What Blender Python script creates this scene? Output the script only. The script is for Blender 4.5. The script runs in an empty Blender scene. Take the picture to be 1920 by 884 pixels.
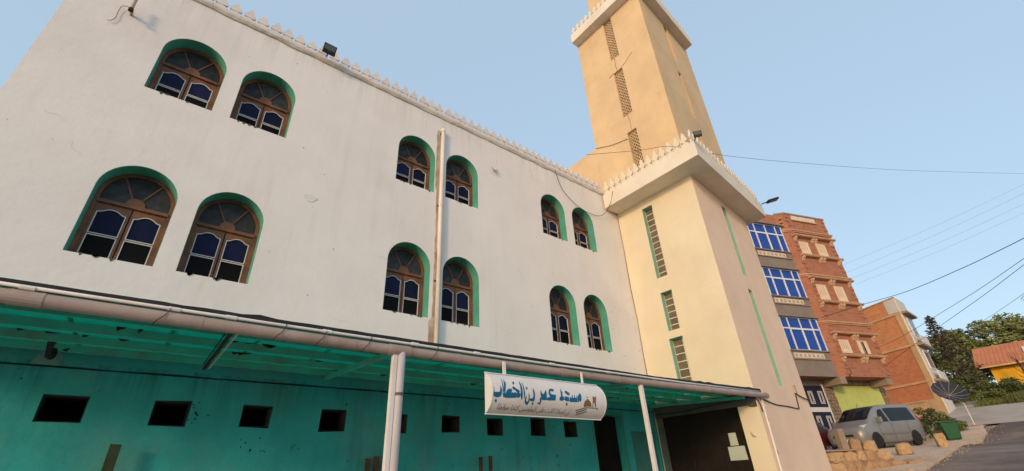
import bpy, bmesh, math, random
from mathutils import Vector, Matrix, noise
from mathutils.geometry import tessellate_polygon
R = math.radians
S = bpy.context.scene
C = S.collection
random.seed(7)

# ------------------------------------------------------------------ camera
YAW, PITCH, ROLL = R(39.866), R(28.855), R(-2.981)
fwd = Vector((math.sin(YAW)*math.cos(PITCH), math.cos(YAW)*math.cos(PITCH), math.sin(PITCH)))
rt = Vector((math.cos(YAW), -math.sin(YAW), 0)); up = rt.cross(fwd)
cr = rt*math.cos(ROLL) + up*math.sin(ROLL); cu = up*math.cos(ROLL) - rt*math.sin(ROLL)
cam = bpy.data.cameras.new('camera'); cam.sensor_fit = 'HORIZONTAL'; cam.sensor_width = 36
cam.lens = 832.83/1920*36; cam.clip_start = .05; cam.clip_end = 3000
co = bpy.data.objects.new('camera', cam); C.objects.link(co)
co.matrix_world = Matrix((cr, cu, -fwd)).transposed().to_4x4()
S.camera = co

# ------------------------------------------------------------------ sky, sun, exposure
SUN_AZ, SUN_EL = R(244), R(13)          # compass azimuth measured from +Y towards +X: the sun stands low along -X
W = bpy.data.worlds.new('World'); S.world = W; W.use_nodes = True
nt = W.node_tree; bg = nt.nodes['Background']
sky = nt.nodes.new('ShaderNodeTexSky'); sky.sky_type = 'NISHITA'; sky.sun_disc = False
sky.sun_elevation = SUN_EL; sky.sun_rotation = SUN_AZ
sky.altitude = 300; sky.air_density = 1.0; sky.dust_density = 2.5; sky.ozone_density = 1.0
hz = nt.nodes.new('ShaderNodeMix'); hz.data_type = 'RGBA'; hz.inputs[0].default_value = .21     # even pale haze veiling the clear-air sky
hz.inputs[6].default_value = (1.36, 1.80, 2.24, 1); nt.links.new(sky.outputs[0], hz.inputs[7])
nt.links.new(hz.outputs[2], bg.inputs[0]); bg.inputs[1].default_value = .15
sl = bpy.data.lights.new('sun', 'SUN'); sl.energy = 0.78; sl.angle = R(8); sl.color = (1, .68, .40)
so = bpy.data.objects.new('sun', sl); C.objects.link(so)
sdir = Vector((math.sin(SUN_AZ)*math.cos(SUN_EL), math.cos(SUN_AZ)*math.cos(SUN_EL), math.sin(SUN_EL)))
so.rotation_euler = sdir.to_track_quat('Z', 'Y').to_euler(); so.location = sdir*60
S.view_settings.view_transform = 'Standard'; S.view_settings.look = 'None'
S.view_settings.exposure = 1.24; S.view_settings.gamma = 1
S.view_settings.use_curve_mapping = False

# ------------------------------------------------------------------ materials
MATS = {}
def M(name, col, rough=.85, var=.12, scale=2.5, bump=.15, bscale=40, stain_shade=None, samt=.0, sscale=.7,
      metal=0, spec=.3, streak=0., strcol=(.25, .2, .16), emit=None, coat=0, trans=0, drips=(), dripcol=(.4, .33, .27), dripamt=.6, rnd=0.):
    if name in MATS: return MATS[name]
    m = bpy.data.materials.new(name); m.use_nodes = True; t = m.node_tree; n = t.nodes; l = t.links
    b = n['Principled BSDF']; b.inputs['Roughness'].default_value = rough; b.inputs['Metallic'].default_value = metal
    b.inputs['Specular IOR Level'].default_value = spec
    if coat: b.inputs['Coat Weight'].default_value = coat
    if trans: b.inputs['Transmission Weight'].default_value = trans
    tc = n.new('ShaderNodeTexCoord')
    def nz(sc, det=5, rough_=.6, vec=None):
        x = n.new('ShaderNodeTexNoise'); x.inputs['Scale'].default_value = sc; x.inputs['Detail'].default_value = det
        x.inputs['Roughness'].default_value = rough_; l.new(vec or tc.outputs['Object'], x.inputs['Vector']); return x.outputs['Fac']
    def mix(f, a, c):
        x = n.new('ShaderNodeMix'); x.data_type = 'RGBA'
        for s, v in ((0, f), (6, a), (7, c)):
            if hasattr(v, 'is_linked'): l.new(v, x.inputs[s])
            else: x.inputs[s].default_value = v if s == 0 else (*v[:3], 1)
        return x.outputs[2]
    def ramp(f, lo, hi):
        x = n.new('ShaderNodeMapRange'); x.inputs[1].default_value = lo; x.inputs[2].default_value = hi
        l.new(f, x.inputs[0]); return x.outputs[0]
    def mul(a, k):
        x = n.new('ShaderNodeMath'); x.operation = 'MULTIPLY'; l.new(a, x.inputs[0])
        if hasattr(k, 'is_linked'): l.new(k, x.inputs[1])
        else: x.inputs[1].default_value = k
        return x.outputs[0]
    lo = tuple(max(0, c*(1-var)) for c in col); hi = tuple(min(1, c*(1+var)) for c in col)
    out = mix(ramp(nz(scale), .3, .7), lo, hi)
    if stain_shade: out = mix(mul(ramp(nz(sscale, 8, .65), .48, .72), samt), out, stain_shade)
    if streak:
        mp = n.new('ShaderNodeMapping'); mp.inputs['Scale'].default_value = (6, 6, .35); l.new(tc.outputs['Object'], mp.inputs[0])
        f = mul(ramp(nz(1.0, 6, .6, mp.outputs[0]), .52, .8), ramp(nz(.5, 4), .4, .65))
        out = mix(mul(f, streak), out, strcol)
    if drips:                                   # rain-washed dirt running down from ledges: (top height, length)
        sp = n.new('ShaderNodeSeparateXYZ'); l.new(tc.outputs['Object'], sp.inputs[0])
        mp = n.new('ShaderNodeMapping'); mp.inputs['Scale'].default_value = (7, 7, .3); l.new(tc.outputs['Object'], mp.inputs[0])
        st = ramp(nz(1.3, 7, .7, mp.outputs[0]), .47, .72)
        for top, ln in drips:
            a = n.new('ShaderNodeMapRange'); a.inputs[1].default_value = top-ln; a.inputs[2].default_value = top; l.new(sp.outputs[2], a.inputs[0])
            c = n.new('ShaderNodeMath'); c.operation = 'LESS_THAN'; c.inputs[1].default_value = top+.05; l.new(sp.outputs[2], c.inputs[0])
            sq = mul(a.outputs[0], a.outputs[0])
            out = mix(mul(mul(mul(sq, c.outputs[0]), st), dripamt), out, dripcol)
    if rnd:
        oi = n.new('ShaderNodeObjectInfo'); hv = n.new('ShaderNodeHueSaturation'); q = n.new('ShaderNodeMapRange'); q.inputs[3].default_value = 1-rnd; q.inputs[4].default_value = 1+rnd
        l.new(oi.outputs['Random'], q.inputs[0]); l.new(q.outputs[0], hv.inputs['Value']); l.new(out, hv.inputs['Color']); out = hv.outputs[0]
    l.new(out, b.inputs['Base Color'])
    if bump:
        bp = n.new('ShaderNodeBump'); bp.inputs['Strength'].default_value = bump; bp.inputs['Distance'].default_value = .02
        l.new(nz(bscale, 4), bp.inputs['Height']); l.new(bp.outputs[0], b.inputs['Normal'])
    if emit:
        b.inputs['Emission Color'].default_value = (*emit[:3], 1); b.inputs['Emission Strength'].default_value = emit[3]
    MATS[name] = m; return m

def brick_mat(name, c1, c2, mortar, bw=.3, bh=.2, axis='x', msize=.012, dirt=(.3, .24, .2), damt=.5):
    m = bpy.data.materials.new(name); m.use_nodes = True; t = m.node_tree; n = t.nodes; l = t.links
    b = n['Principled BSDF']; b.inputs['Roughness'].default_value = .9; b.inputs['Specular IOR Level'].default_value = .2
    tc = n.new('ShaderNodeTexCoord'); sp = n.new('ShaderNodeSeparateXYZ'); l.new(tc.outputs['Object'], sp.inputs[0])
    cb = n.new('ShaderNodeCombineXYZ'); l.new(sp.outputs[0 if axis == 'x' else 1], cb.inputs[0]); l.new(sp.outputs[2], cb.inputs[1])
    wob = n.new('ShaderNodeTexNoise'); wob.inputs['Scale'].default_value = 2.2; l.new(tc.outputs['Object'], wob.inputs['Vector'])
    vm = n.new('ShaderNodeVectorMath'); vm.operation = 'MULTIPLY_ADD'; l.new(wob.outputs['Color'], vm.inputs[0])
    vm.inputs[1].default_value = (.03, .03, 0); l.new(cb.outputs[0], vm.inputs[2])
    br = n.new('ShaderNodeTexBrick'); br.inputs['Scale'].default_value = 1
    br.inputs['Brick Width'].default_value = bw; br.inputs['Row Height'].default_value = bh
    br.inputs['Mortar Size'].default_value = msize; br.inputs['Mortar Smooth'].default_value = .3; br.inputs['Bias'].default_value = -.1
    br.inputs['Color1'].default_value = (*c1, 1); br.inputs['Color2'].default_value = (*c2, 1); br.inputs['Mortar'].default_value = (*mortar, 1)
    l.new(vm.outputs[0], br.inputs['Vector'])
    nz = n.new('ShaderNodeTexNoise'); nz.inputs['Scale'].default_value = 1.3; nz.inputs['Detail'].default_value = 7; l.new(tc.outputs['Object'], nz.inputs['Vector'])
    mr = n.new('ShaderNodeMapRange'); mr.inputs[1].default_value = .48; mr.inputs[2].default_value = .72; mr.inputs[4].default_value = damt; l.new(nz.outputs[0], mr.inputs[0])
    mx = n.new('ShaderNodeMix'); mx.data_type = 'RGBA'; l.new(mr.outputs[0], mx.inputs[0]); l.new(br.outputs['Color'], mx.inputs[6]); mx.inputs[7].default_value = (*dirt, 1)
    l.new(mx.outputs[2], b.inputs['Base Color'])
    bp = n.new('ShaderNodeBump'); bp.inputs['Strength'].default_value = .5; bp.inputs['Distance'].default_value = .01; bp.invert = True
    l.new(br.outputs['Fac'], bp.inputs['Height']); l.new(bp.outputs[0], b.inputs['Normal'])
    return m

# ------------------------------------------------------------------ mesh helpers
class MB:
    def __init__(s): s.v = []; s.f = []
    def add(s, vs, fs):
        o = len(s.v); s.v += [tuple(v) for v in vs]; s.f += [tuple(i+o for i in f) for f in fs]; return s
    def box(s, x0, x1, y0, y1, z0, z1):
        v = [(x, y, z) for z in (z0, z1) for y in (y0, y1) for x in (x0, x1)]
        return s.add(v, [(0, 2, 3, 1), (4, 5, 7, 6), (0, 1, 5, 4), (1, 3, 7, 5), (3, 2, 6, 7), (2, 0, 4, 6)])
    def prism(s, poly, vec, fn=None):
        """poly: list of 3D points (planar outline); extruded by vec"""
        n = len(poly); p = [Vector(q) for q in poly]; vec = Vector(vec)
        vs = p + [q+vec for q in p]
        tri = tessellate_polygon([p])
        fs = [tuple(t) for t in tri] + [tuple(i+n for i in reversed(t)) for t in tri]
        fs += [(i, (i+1) % n, (i+1) % n+n, i+n) for i in range(n)]
        return s.add(vs, fs)
    def flat(s, poly):
        p = [Vector(q) for q in poly]; return s.add(p, [tuple(t) for t in tessellate_polygon([p])])
    def tube(s, pts, r, n=8, cap=True, r1=None):
        pts = [Vector(p) for p in pts]; k = len(pts); vs = []; ref = None
        for i, p in enumerate(pts):
            d = (pts[min(i+1, k-1)] - pts[max(i-1, 0)]).normalized()
            a = Vector((0, 0, 1)) if abs(d.z) < .95 else Vector((1, 0, 0))
            u = d.cross(a).normalized(); w = u.cross(d)
            if ref is not None and u.dot(ref) < 0: u = -u; w = -w
            ref = u
            rr = r if r1 is None else r+(r1-r)*i/(k-1)
            for j in range(n):
                t = 2*math.pi*j/n; vs.append(p+u*math.cos(t)*rr+w*math.sin(t)*rr)
        fs = [(i*n+j, i*n+(j+1) % n, (i+1)*n+(j+1) % n, (i+1)*n+j) for i in range(k-1) for j in range(n)]
        if cap: fs += [tuple(range(n)), tuple(range((k-1)*n, k*n))]
        return s.add(vs, fs)
    def lathe(s, prof, c=(0, 0, 0), n=16, axis='z'):
        vs = []
        for r, h in prof:
            for j in range(n):
                t = 2*math.pi*j/n; a, b = r*math.cos(t), r*math.sin(t)
                q = (a, b, h) if axis == 'z' else ((a, h, b) if axis == 'y' else (h, a, b))
                vs.append((q[0]+c[0], q[1]+c[1], q[2]+c[2]))
        k = len(prof)
        fs = [(i*n+j, i*n+(j+1) % n, (i+1)*n+(j+1) % n, (i+1)*n+j) for i in range(k-1) for j in range(n)]
        fs += [tuple(range(n)), tuple(range((k-1)*n, k*n))]
        return s.add(vs, fs)
    def mesh(s, name, mat, smooth=False):
        me = bpy.data.meshes.new(name); me.from_pydata(s.v, [], s.f); me.update()
        bm = bmesh.new(); bm.from_mesh(me); bmesh.ops.recalc_face_normals(bm, faces=bm.faces); bm.to_mesh(me); bm.free()
        me.materials.append(mat)
        if smooth:
            for p in me.polygons: p.use_smooth = True
        return me
    def build(s, name, mat, parent=None, smooth=False, bevel=0, loc=None, rot=None):
        o = obj(name, s.mesh(name, mat, smooth), parent, loc, rot)
        if bevel:
            b = o.modifiers.new('bevel', 'BEVEL'); b.width = bevel; b.segments = 2; b.limit_method = 'ANGLE'
        return o

def obj(name, me, parent=None, loc=None, rot=None):
    o = bpy.data.objects.new(name, me); C.objects.link(o)
    if parent is not None:
        o.parent = parent
        if KEEP[0]: o.matrix_parent_inverse = PINV[parent.name] if parent.name in PINV else Matrix()
    if loc is not None: o.location = loc
    if rot is not None: o.rotation_euler = rot
    return o
KEEP = [True]; PINV = {}
def tag(o, label, cat, group=None):
    o['label'] = label; o['category'] = cat
    if group: o['group'] = group
    return o
def struct(o): o['kind'] = 'structure'; return o
def thing(name, label, cat, loc=(0, 0, 0), rz=0, group=None, local=False):
    """Empty at the base of a thing. local=False: children are given in world coordinates."""
    o = bpy.data.objects.new(name, None); C.objects.link(o); o.empty_display_size = .3
    o.location = loc; o.rotation_euler = (0, 0, rz)
    mw = Matrix.Translation(loc) @ Matrix.Rotation(rz, 4, 'Z')
    PINV[o.name] = Matrix() if local else mw.inverted()
    return tag(o, label, cat, group)
def copy_tree(o, parent=None, loc=None, rz=None):
    c = o.copy(); C.objects.link(c)
    if parent is not None: c.parent = parent; c.matrix_parent_inverse = o.matrix_parent_inverse.copy()
    if loc is not None: c.location = loc
    if rz is not None: c.rotation_euler = (0, 0, rz)
    for ch in o.children:
        k = ch.copy(); C.objects.link(k); k.parent = c; k.matrix_parent_inverse = ch.matrix_parent_inverse.copy()
        for gch in ch.children:
            q = gch.copy(); C.objects.link(q); q.parent = k; q.matrix_parent_inverse = gch.matrix_parent_inverse.copy()
    return c

def holed(outer, holes, to3, vec):
    """flat wall with holes: outline and holes are 2D loops, to3 maps them to 3D, vec is the thickness vector"""
    loops = [[Vector((p[0], p[1], 0)) for p in lp] for lp in [outer]+holes]
    tri = tessellate_polygon(loops); pts = [p for lp in loops for p in lp]; n = len(pts); vec = Vector(vec)
    P3 = [Vector(to3(p.x, p.y)) for p in pts]
    m = MB(); fs = [tuple(t) for t in tri] + [tuple(i+n for i in reversed(t)) for t in tri]; o = 0
    for lp in loops:
        k = len(lp); fs += [(o+i, o+(i+1) % k, o+(i+1) % k+n, o+i+n) for i in range(k)]; o += k
    m.add(P3+[p+vec for p in P3], fs); return m

def smooth_path(pts, n=6):
    P = [Vector(p) for p in pts]; out = []
    for i in range(len(P)-1):
        a, b, c, d = P[max(i-1, 0)], P[i], P[i+1], P[min(i+2, len(P)-1)]
        for j in range(n):
            t = j/n; out.append(.5*((2*b)+(c-a)*t+(2*a-5*b+4*c-d)*t*t+(3*b-a-3*c+d)*t**3))
    return out+[P[-1]]

KX = [-60, -30, 0, 10, 18, 24, 27, 31.5, 36, 42, 52, 65, 90, 140, 400]
KZ = [-4.2, -3.0, -1.6, -.95, -.38, .12, .40, .50, 1.40, 2.50, 4.0, 4.9, 7.5, 11, 16]
def gz(x):
    for i in range(len(KX)-1):
        if x <= KX[i+1]:
            t = max(0, (x-KX[i])/(KX[i+1]-KX[i])); return KZ[i]+(KZ[i+1]-KZ[i])*t
    return KZ[-1]
# ================================================================== ground, road, pavement
m_dirt = M('dirt', (.30, .23, .165), .95, .25, .6, .5, 12, stain_shade=(.2, .16, .11), samt=.7, sscale=.25)
m_asphalt = M('asphalt', (.15, .108, .09), .9, .35, .5, .6, 40, stain_shade=(.37, .28, .22), samt=.95, sscale=.22)  # light and dark blotches paint the shade patches lying across the road
m_pave = M('pavement_concrete', (.60, .445, .325), .92, .16, .8, .4, 25, stain_shade=(.40, .29, .21), samt=.6, sscale=.5)
m_track = M('track_gravel', (.46, .38, .31), .95, .15, .5, .6, 18, stain_shade=(.24, .21, .18), samt=.5, sscale=.3)
m_bank = M('bank_soil', (.085, .095, .035), .95, .4, .9, .6, 8, stain_shade=(.16, .13, .07), samt=.6, sscale=.5)

def sheet(name, edges, dz, mat, sub=.8, skirt=0):
    """strip between two polylines given per x-station: edges = [(x0,yl,yr),...]; follows the ground height"""
    m = MB(); rows = []
    for (x0, a0, b0), (x1, a1, b1) in zip(edges, edges[1:]):
        k = max(1, int(abs(x1-x0)/sub))
        for j in range(k): t = j/k; rows.append((x0+(x1-x0)*t, a0+(a1-a0)*t, b0+(b1-b0)*t))
    rows.append(edges[-1]); nb = 10
    for x, a, b in rows:
        for j in range(nb+1):
            y = a+(b-a)*j/nb; m.v.append((x, y, gz(x)+dz+.012*noise.noise((x*.5, y*.5, 3))))
    n = nb+1
    for i in range(len(rows)-1):
        for j in range(nb): m.f.append((i*n+j, i*n+j+1, (i+1)*n+j+1, (i+1)*n+j))
    if skirt:                                   # real kerb face along both long edges and the ends
        o = len(m.v)
        ring = [i*n for i in range(len(rows))] + [(len(rows)-1)*n+j for j in range(1, n)] + [i*n+nb for i in range(len(rows)-2, -1, -1)] + [j for j in range(nb-1, 0, -1)]
        for q in ring: x, y, z = m.v[q]; m.v.append((x, y, z-skirt))
        k = len(ring)
        for i in range(k): m.f.append((ring[i], ring[(i+1) % k], o+(i+1) % k, o+i))
    return struct(m.build(name, mat, smooth=not skirt))

sheet('forecourt', [(-14, 3.62, 8.36), (0, 3.72, 8.36), (12.1, 3.9, 8.36)], .06, M('forecourt_concrete', (.47, .42, .37), .9, .15, .8, .3, 20, stain_shade=(.3, .26, .22), samt=.5, sscale=.5), skirt=.15)  # unseen pale paving, added to bounce daylight up under the canopy
sheet('forecourt', [(12.11, 3.9, 5.3), (16.85, 3.98, 5.6)], .06, MATS['forecourt_concrete'], skirt=.15)
g = MB(); xs = [-60, -45, -30, -20, -10]+list(range(-5, 66, 1))+list(range(68, 141, 4))+[170, 220, 300, 400]
ys = [-120, -80, -50, -35, -25]+[i*1.5 for i in range(-12, 14)]+[24, 30, 40, 60, 90, 140]
for x in xs:
    for y in ys:
        z = gz(x)+.05*noise.noise((x*.35, y*.35, 0))-.05
        if x > 40: z += min(1, (x-40)/14)*(.35*noise.noise((x*.12, y*.12, 1)))
        g.v.append((x, y, z))
ny = len(ys)
for i in range(len(xs)-1):
    for j in range(ny-1): g.f.append((i*ny+j, (i+1)*ny+j, (i+1)*ny+j+1, i*ny+j+1))
struct(g.build('ground', m_dirt, smooth=True))
sheet('road', [(-20, -7, 3.6), (0, -6.5, 3.7), (14, -5.5, 3.9), (19, -5, 3.98), (26, -4.5, 4.2), (31, -4, 4.2), (35, -3.8, 4.1), (38, -3.4, 3.2)], .035, m_asphalt)
sheet('gravel_track', [(36.2, -3.6, 5.6), (40, -4, 6.4), (43, -4.5, 7.2), (46.5, -2, 8.6)], .05, m_track)
sheet('pavement', [(16.9, 4.0, 8.2), (19, 4.02, 9.5), (26, 4.22, 11.0), (31, 4.25, 11.5), (34, 4.2, 9.8), (35.6, 4.4, 8.5), (36.6, 4.9, 7.2)], .115, m_pave, skirt=.2)
b = MB()
for i in range(30):
    for j in range(30):
        x = 43.6+i*2.0; y = -26+j*1.6; b.v.append((x, y, gz(x)+.06+.5*noise.noise((x*.2, y*.2, 5))+max(0, .5*(abs(y+2)-6))*.12-(.5 if i == 0 else 0)-max(0, min(1, (y-5)/1.5))*(.7 if x < 50 else 0)))
for i in range(29):
    for j in range(29): b.f.append((i*30+j, (i+1)*30+j, (i+1)*30+j+1, i*30+j+1))
struct(b.build('hillside', m_bank, smooth=True))

# ================================================================== mosque building
m_white = M('white_plaster', (.765, .725, .70), .9, .04, .8, .3, 9, stain_shade=(.66, .60, .565), samt=.6, sscale=.35, streak=.28, strcol=(.5, .42, .36), drips=((9.12, 1.2),), dripcol=(.40, .32, .26), dripamt=.5)
m_teal = M('teal_plaster', (.034, .35, .355), .88, .22, 1.1, .4, 11, stain_shade=(.11, .29, .27), samt=.9, sscale=.7, streak=.6, strcol=(.02, .15, .15), drips=((1.6, 1.0),), dripcol=(.02, .10, .10), dripamt=.8)
m_reveal = M('green_reveal_paint', (.085, .35, .27), .75, .12, 3, .15, 20, stain_shade=(.2, .42, .3), samt=.4, sscale=2)
m_wood = M('brown_wood', (.19, .08, .042), .6, .35, 5, .2, 30, stain_shade=(.11, .055, .035), samt=.7, sscale=2)
m_putty = M('white_putty', (.62, .60, .58), .7, .1, 8, 0)
m_blue_glass = M('blue_film_glass', (.008, .011, .042), .45, .3, 3, .05, 6, spec=.10, rnd=.45)
m_dark_glass = M('dark_glass', (.007, .006, .007), .5, .3, 3, .05, 6, spec=.06, rnd=.4)
m_fan_glass = M('dusty_fan_glass', (.034, .036, .038), .5, .5, 7, .1, 12, spec=.2, rnd=.35)
m_copingw = M('coping_white', (.64, .575, .52), .9, .1, 3, .4, 20, stain_shade=(.36, .275, .21), samt=.8, sscale=1.8)
m_merlon = M('merlon_white', (.70, .65, .62), .85, .06, 6, .2, 40, stain_shade=(.45, .38, .34), samt=.5, sscale=4)
m_black = M('black_metal', (.014, .014, .016), .5, .2, 6, .05)
m_dark_int = M('dark_interior', (.05, .045, .04), .9, .2, 1, 0)

FY = 8.4; XL, XJ = -2.87, 12.15
mosque = thing('mosque_building', 'long white plastered mosque with paired green arched windows and a spade shaped parapet', 'building', (4, 8.4, gz(4)))

WX = [(-1.42, -.37), (-.07, .97), (3.45, 4.5), (4.83, 5.87), (8.25, 9.3), (9.64, 10.68)]
def arch(x0, x1, z0, zs, n=18):
    c = (x0+x1)/2; r = (x1-x0)/2
    return [(x0, z0), (x1, z0)] + [(c+r*math.cos(math.pi*i/n), zs+r*math.sin(math.pi*i/n)) for i in range(n+1)]
holes = []
for a, b_ in WX:
    holes.append(arch(a, b_, 3.2, 4.38)); holes.append(arch(a, b_, 6.51, 7.55))
holed([(XL, 1.84), (17.4, 1.84), (17.4, 9.14), (XL, 9.14)], holes, lambda x, z: (x, FY, z), (0, .33, 0)).build('upper_wall', m_white, mosque)

HX = [(-.95, -.50), (.22, .66), (1.33, 1.76), (2.54, 2.99), (3.72, 4.17), (4.92, 5.36), (6.04, 6.48), (7.28, 7.73), (8.36, 8.81)]
hz_ = [(.925, 1.25), (.905, 1.245), (.905, 1.245), (.875, 1.235), (.875, 1.21), (.905, 1.22), (.87, 1.21), (.87, 1.26), (.855, 1.22)]
hl = []
for k, (a, b_) in enumerate(HX):
    z0, z1 = hz_[k]; j = lambda: random.uniform(-.012, .012)
    hl.append([(a+j(), z0+j()), (b_+j(), z0+j()), (b_+j(), z1+j()), (a+j(), z1+j())])
hl.append([(9.44, -2.2), (10.6, -2.2), (10.6, 1.43), (9.44, 1.43)])       # doorway
hl.append([(10.92, -2.0), (12.06, -2.0), (12.06, 1.04), (10.92, 1.04)])    # niche
holed([(XL, -4.0), (XJ-.005, -4.0), (XJ-.005, 1.582), (XL, 1.582)], hl, lambda x, z: (x, FY, z), (0, .33, 0)).build('lower_wall', m_teal, mosque)
# uneven lintel band above the teal wall
m_hole = M('hole_lining', (.035, .04, .036), .95, .3, 6, .3, 20)  # near-black lining added to darken the lit reveals of the wall holes
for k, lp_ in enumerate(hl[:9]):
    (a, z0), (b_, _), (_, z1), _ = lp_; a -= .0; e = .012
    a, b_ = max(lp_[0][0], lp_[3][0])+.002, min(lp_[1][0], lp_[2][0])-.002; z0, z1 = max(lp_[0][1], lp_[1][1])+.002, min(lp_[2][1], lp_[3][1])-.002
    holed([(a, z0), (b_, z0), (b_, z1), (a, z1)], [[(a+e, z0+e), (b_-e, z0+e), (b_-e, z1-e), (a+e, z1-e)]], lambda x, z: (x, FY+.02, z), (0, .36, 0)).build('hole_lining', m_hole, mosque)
bd = MB(); N = 60
for i in range(N+1):
    x = XL+(XJ-.01-XL)*i/N; z = 1.606+.012*noise.noise((x*1.7, 0, 0)); yv = FY-.05-.014*noise.noise((x*2.1, 5, 0))
    bd.v += [(x, yv, z), (x, yv, 1.838), (x, FY+.3, 1.838), (x, FY+.3, z)]
for i in range(N):
    for j in range(4): bd.f.append((i*4+j, (i+1)*4+j, (i+1)*4+(j+1) % 4, i*4+(j+1) % 4))
bd.f += [(0, 1, 2, 3), (N*4, N*4+3, N*4+2, N*4+1)]
bd.build('lintel_band', m_teal, mosque)
MB().box(XL+.005, XL+.3, FY+.34, 22, -4, 9.13).box(XL+.31, 24, 21.7, 22, -4, 9.13).box(23.7, 24, FY+1.2, 21.69, -4, 9.13).build('rear_wall', m_white, mosque)
MB().box(XL+.01, 24, FY+.34, 22, 8.95, 9.13).build('roof', m_copingw, mosque)
MB().box(XL+.31, 23.6, FY+1.6, FY+1.75, -3.8, 8.9).build('inner_wall', m_dark_int, mosque)
# doorway and niche fillings
dr_ = MB()
dr_.box(9.46, 10.58, FY+.22, FY+.26, -2.2, 1.42).build('door', M('black_shutter', (.010, .008, .007), .7, .3, 3, .1, spec=.1), mosque)
dob = [o for o in mosque.children if o.name == 'door'][0]
for k in range(22): MB().box(9.48, 10.56, FY+.205, FY+.218, -1.4+k*.125, -1.4+k*.125+.085).build('slat', M('black_shutter', (.016, .013, .012)), dob)
MB().box(10.93, 12.05, FY+.06, FY+.12, -2, 1.035).build('niche_panel', M('teal_panel', (.055, .22, .20), .8, .15, 1.5, .2, 18, stain_shade=(.13, .22, .2), samt=.6), mosque)
MB().box(9.36, 9.435, FY-.012, FY+.05, -2, 1.5).box(10.605, 10.66, FY-.012, FY+.05, -2, 1.5).box(9.436, 10.604, FY-.012, FY+.05, 1.435, 1.5).build('door_frame', M('teal_trim', (.05, .26, .22), .7, .12, 3, .1), mosque)

# coping, plaster lip under it and the parapet merlons
cp = MB(); N = 120
for i in range(N+1):
    x = XL-.03+(XJ-.35-XL)*i/N; lo = 9.09+.035*noise.noise((x*2.3, 1, 0))+.02*noise.noise((x*9, 1, 0)); yv = FY-.062-.012*noise.noise((x*3, 7, 0))
    cp.v += [(x, yv+.03, lo), (x, yv, 9.145), (x, yv, 9.198), (x, FY+.36, 9.198), (x, FY+.36, 9.145), (x, FY-.003, 9.142), (x, FY-.003, lo-.01)]
for i in range(N):
    for j in range(7): cp.f.append((i*7+j, (i+1)*7+j, (i+1)*7+(j+1) % 7, i*7+(j+1) % 7))
cp.f += [tuple(range(7)), tuple(range(N*7, N*7+7))]
cp.build('coping', m_copingw, mosque)
half = [(0, 0), (.10, 0), (.124, .02), (.13, .045), (.115, .07), (.07, .086), (.042, .095), (.042, .117), (.075, .124), (.106, .142), (.12, .172), (.114, .205), (.092, .228), (.066, .243), (.062, .268), (.058, .3), (.046, .332), (.027, .358), (.01, .374), (0, .378)]
half_old = [(.0, .0), (.105, .0), (.128, .03), (.132, .062), (.112, .09), (.085, .104), (.072, .112), (.078, .12), (.104, .132), (.114, .16), (.106, .19), (.082, .207), (.06, .214), (.062, .24), (.055, .268), (.036, .295), (.016, .32), (.006, .352), (0, .375)]
ml = [(x, 0, z) for x, z in half[1:]] + [(-x, 0, z) for x, z in reversed(half[1:-1])] 
mm = MB().prism(ml, (0, .055, 0)); mm.box(-.095, .095, -.008, 0, .112, .118)
merlon_me = mm.mesh('merlon', m_merlon)
x = -2.75; k = 0
while x < 11.35:
    o = obj('merlon', merlon_me, mosque, (x+random.uniform(-.008, .008), FY-.06, 9.2-.006), (random.uniform(-.02, .03), random.uniform(-.035, .035), random.uniform(-.05, .05)))
    x += .27; k += 1

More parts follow.
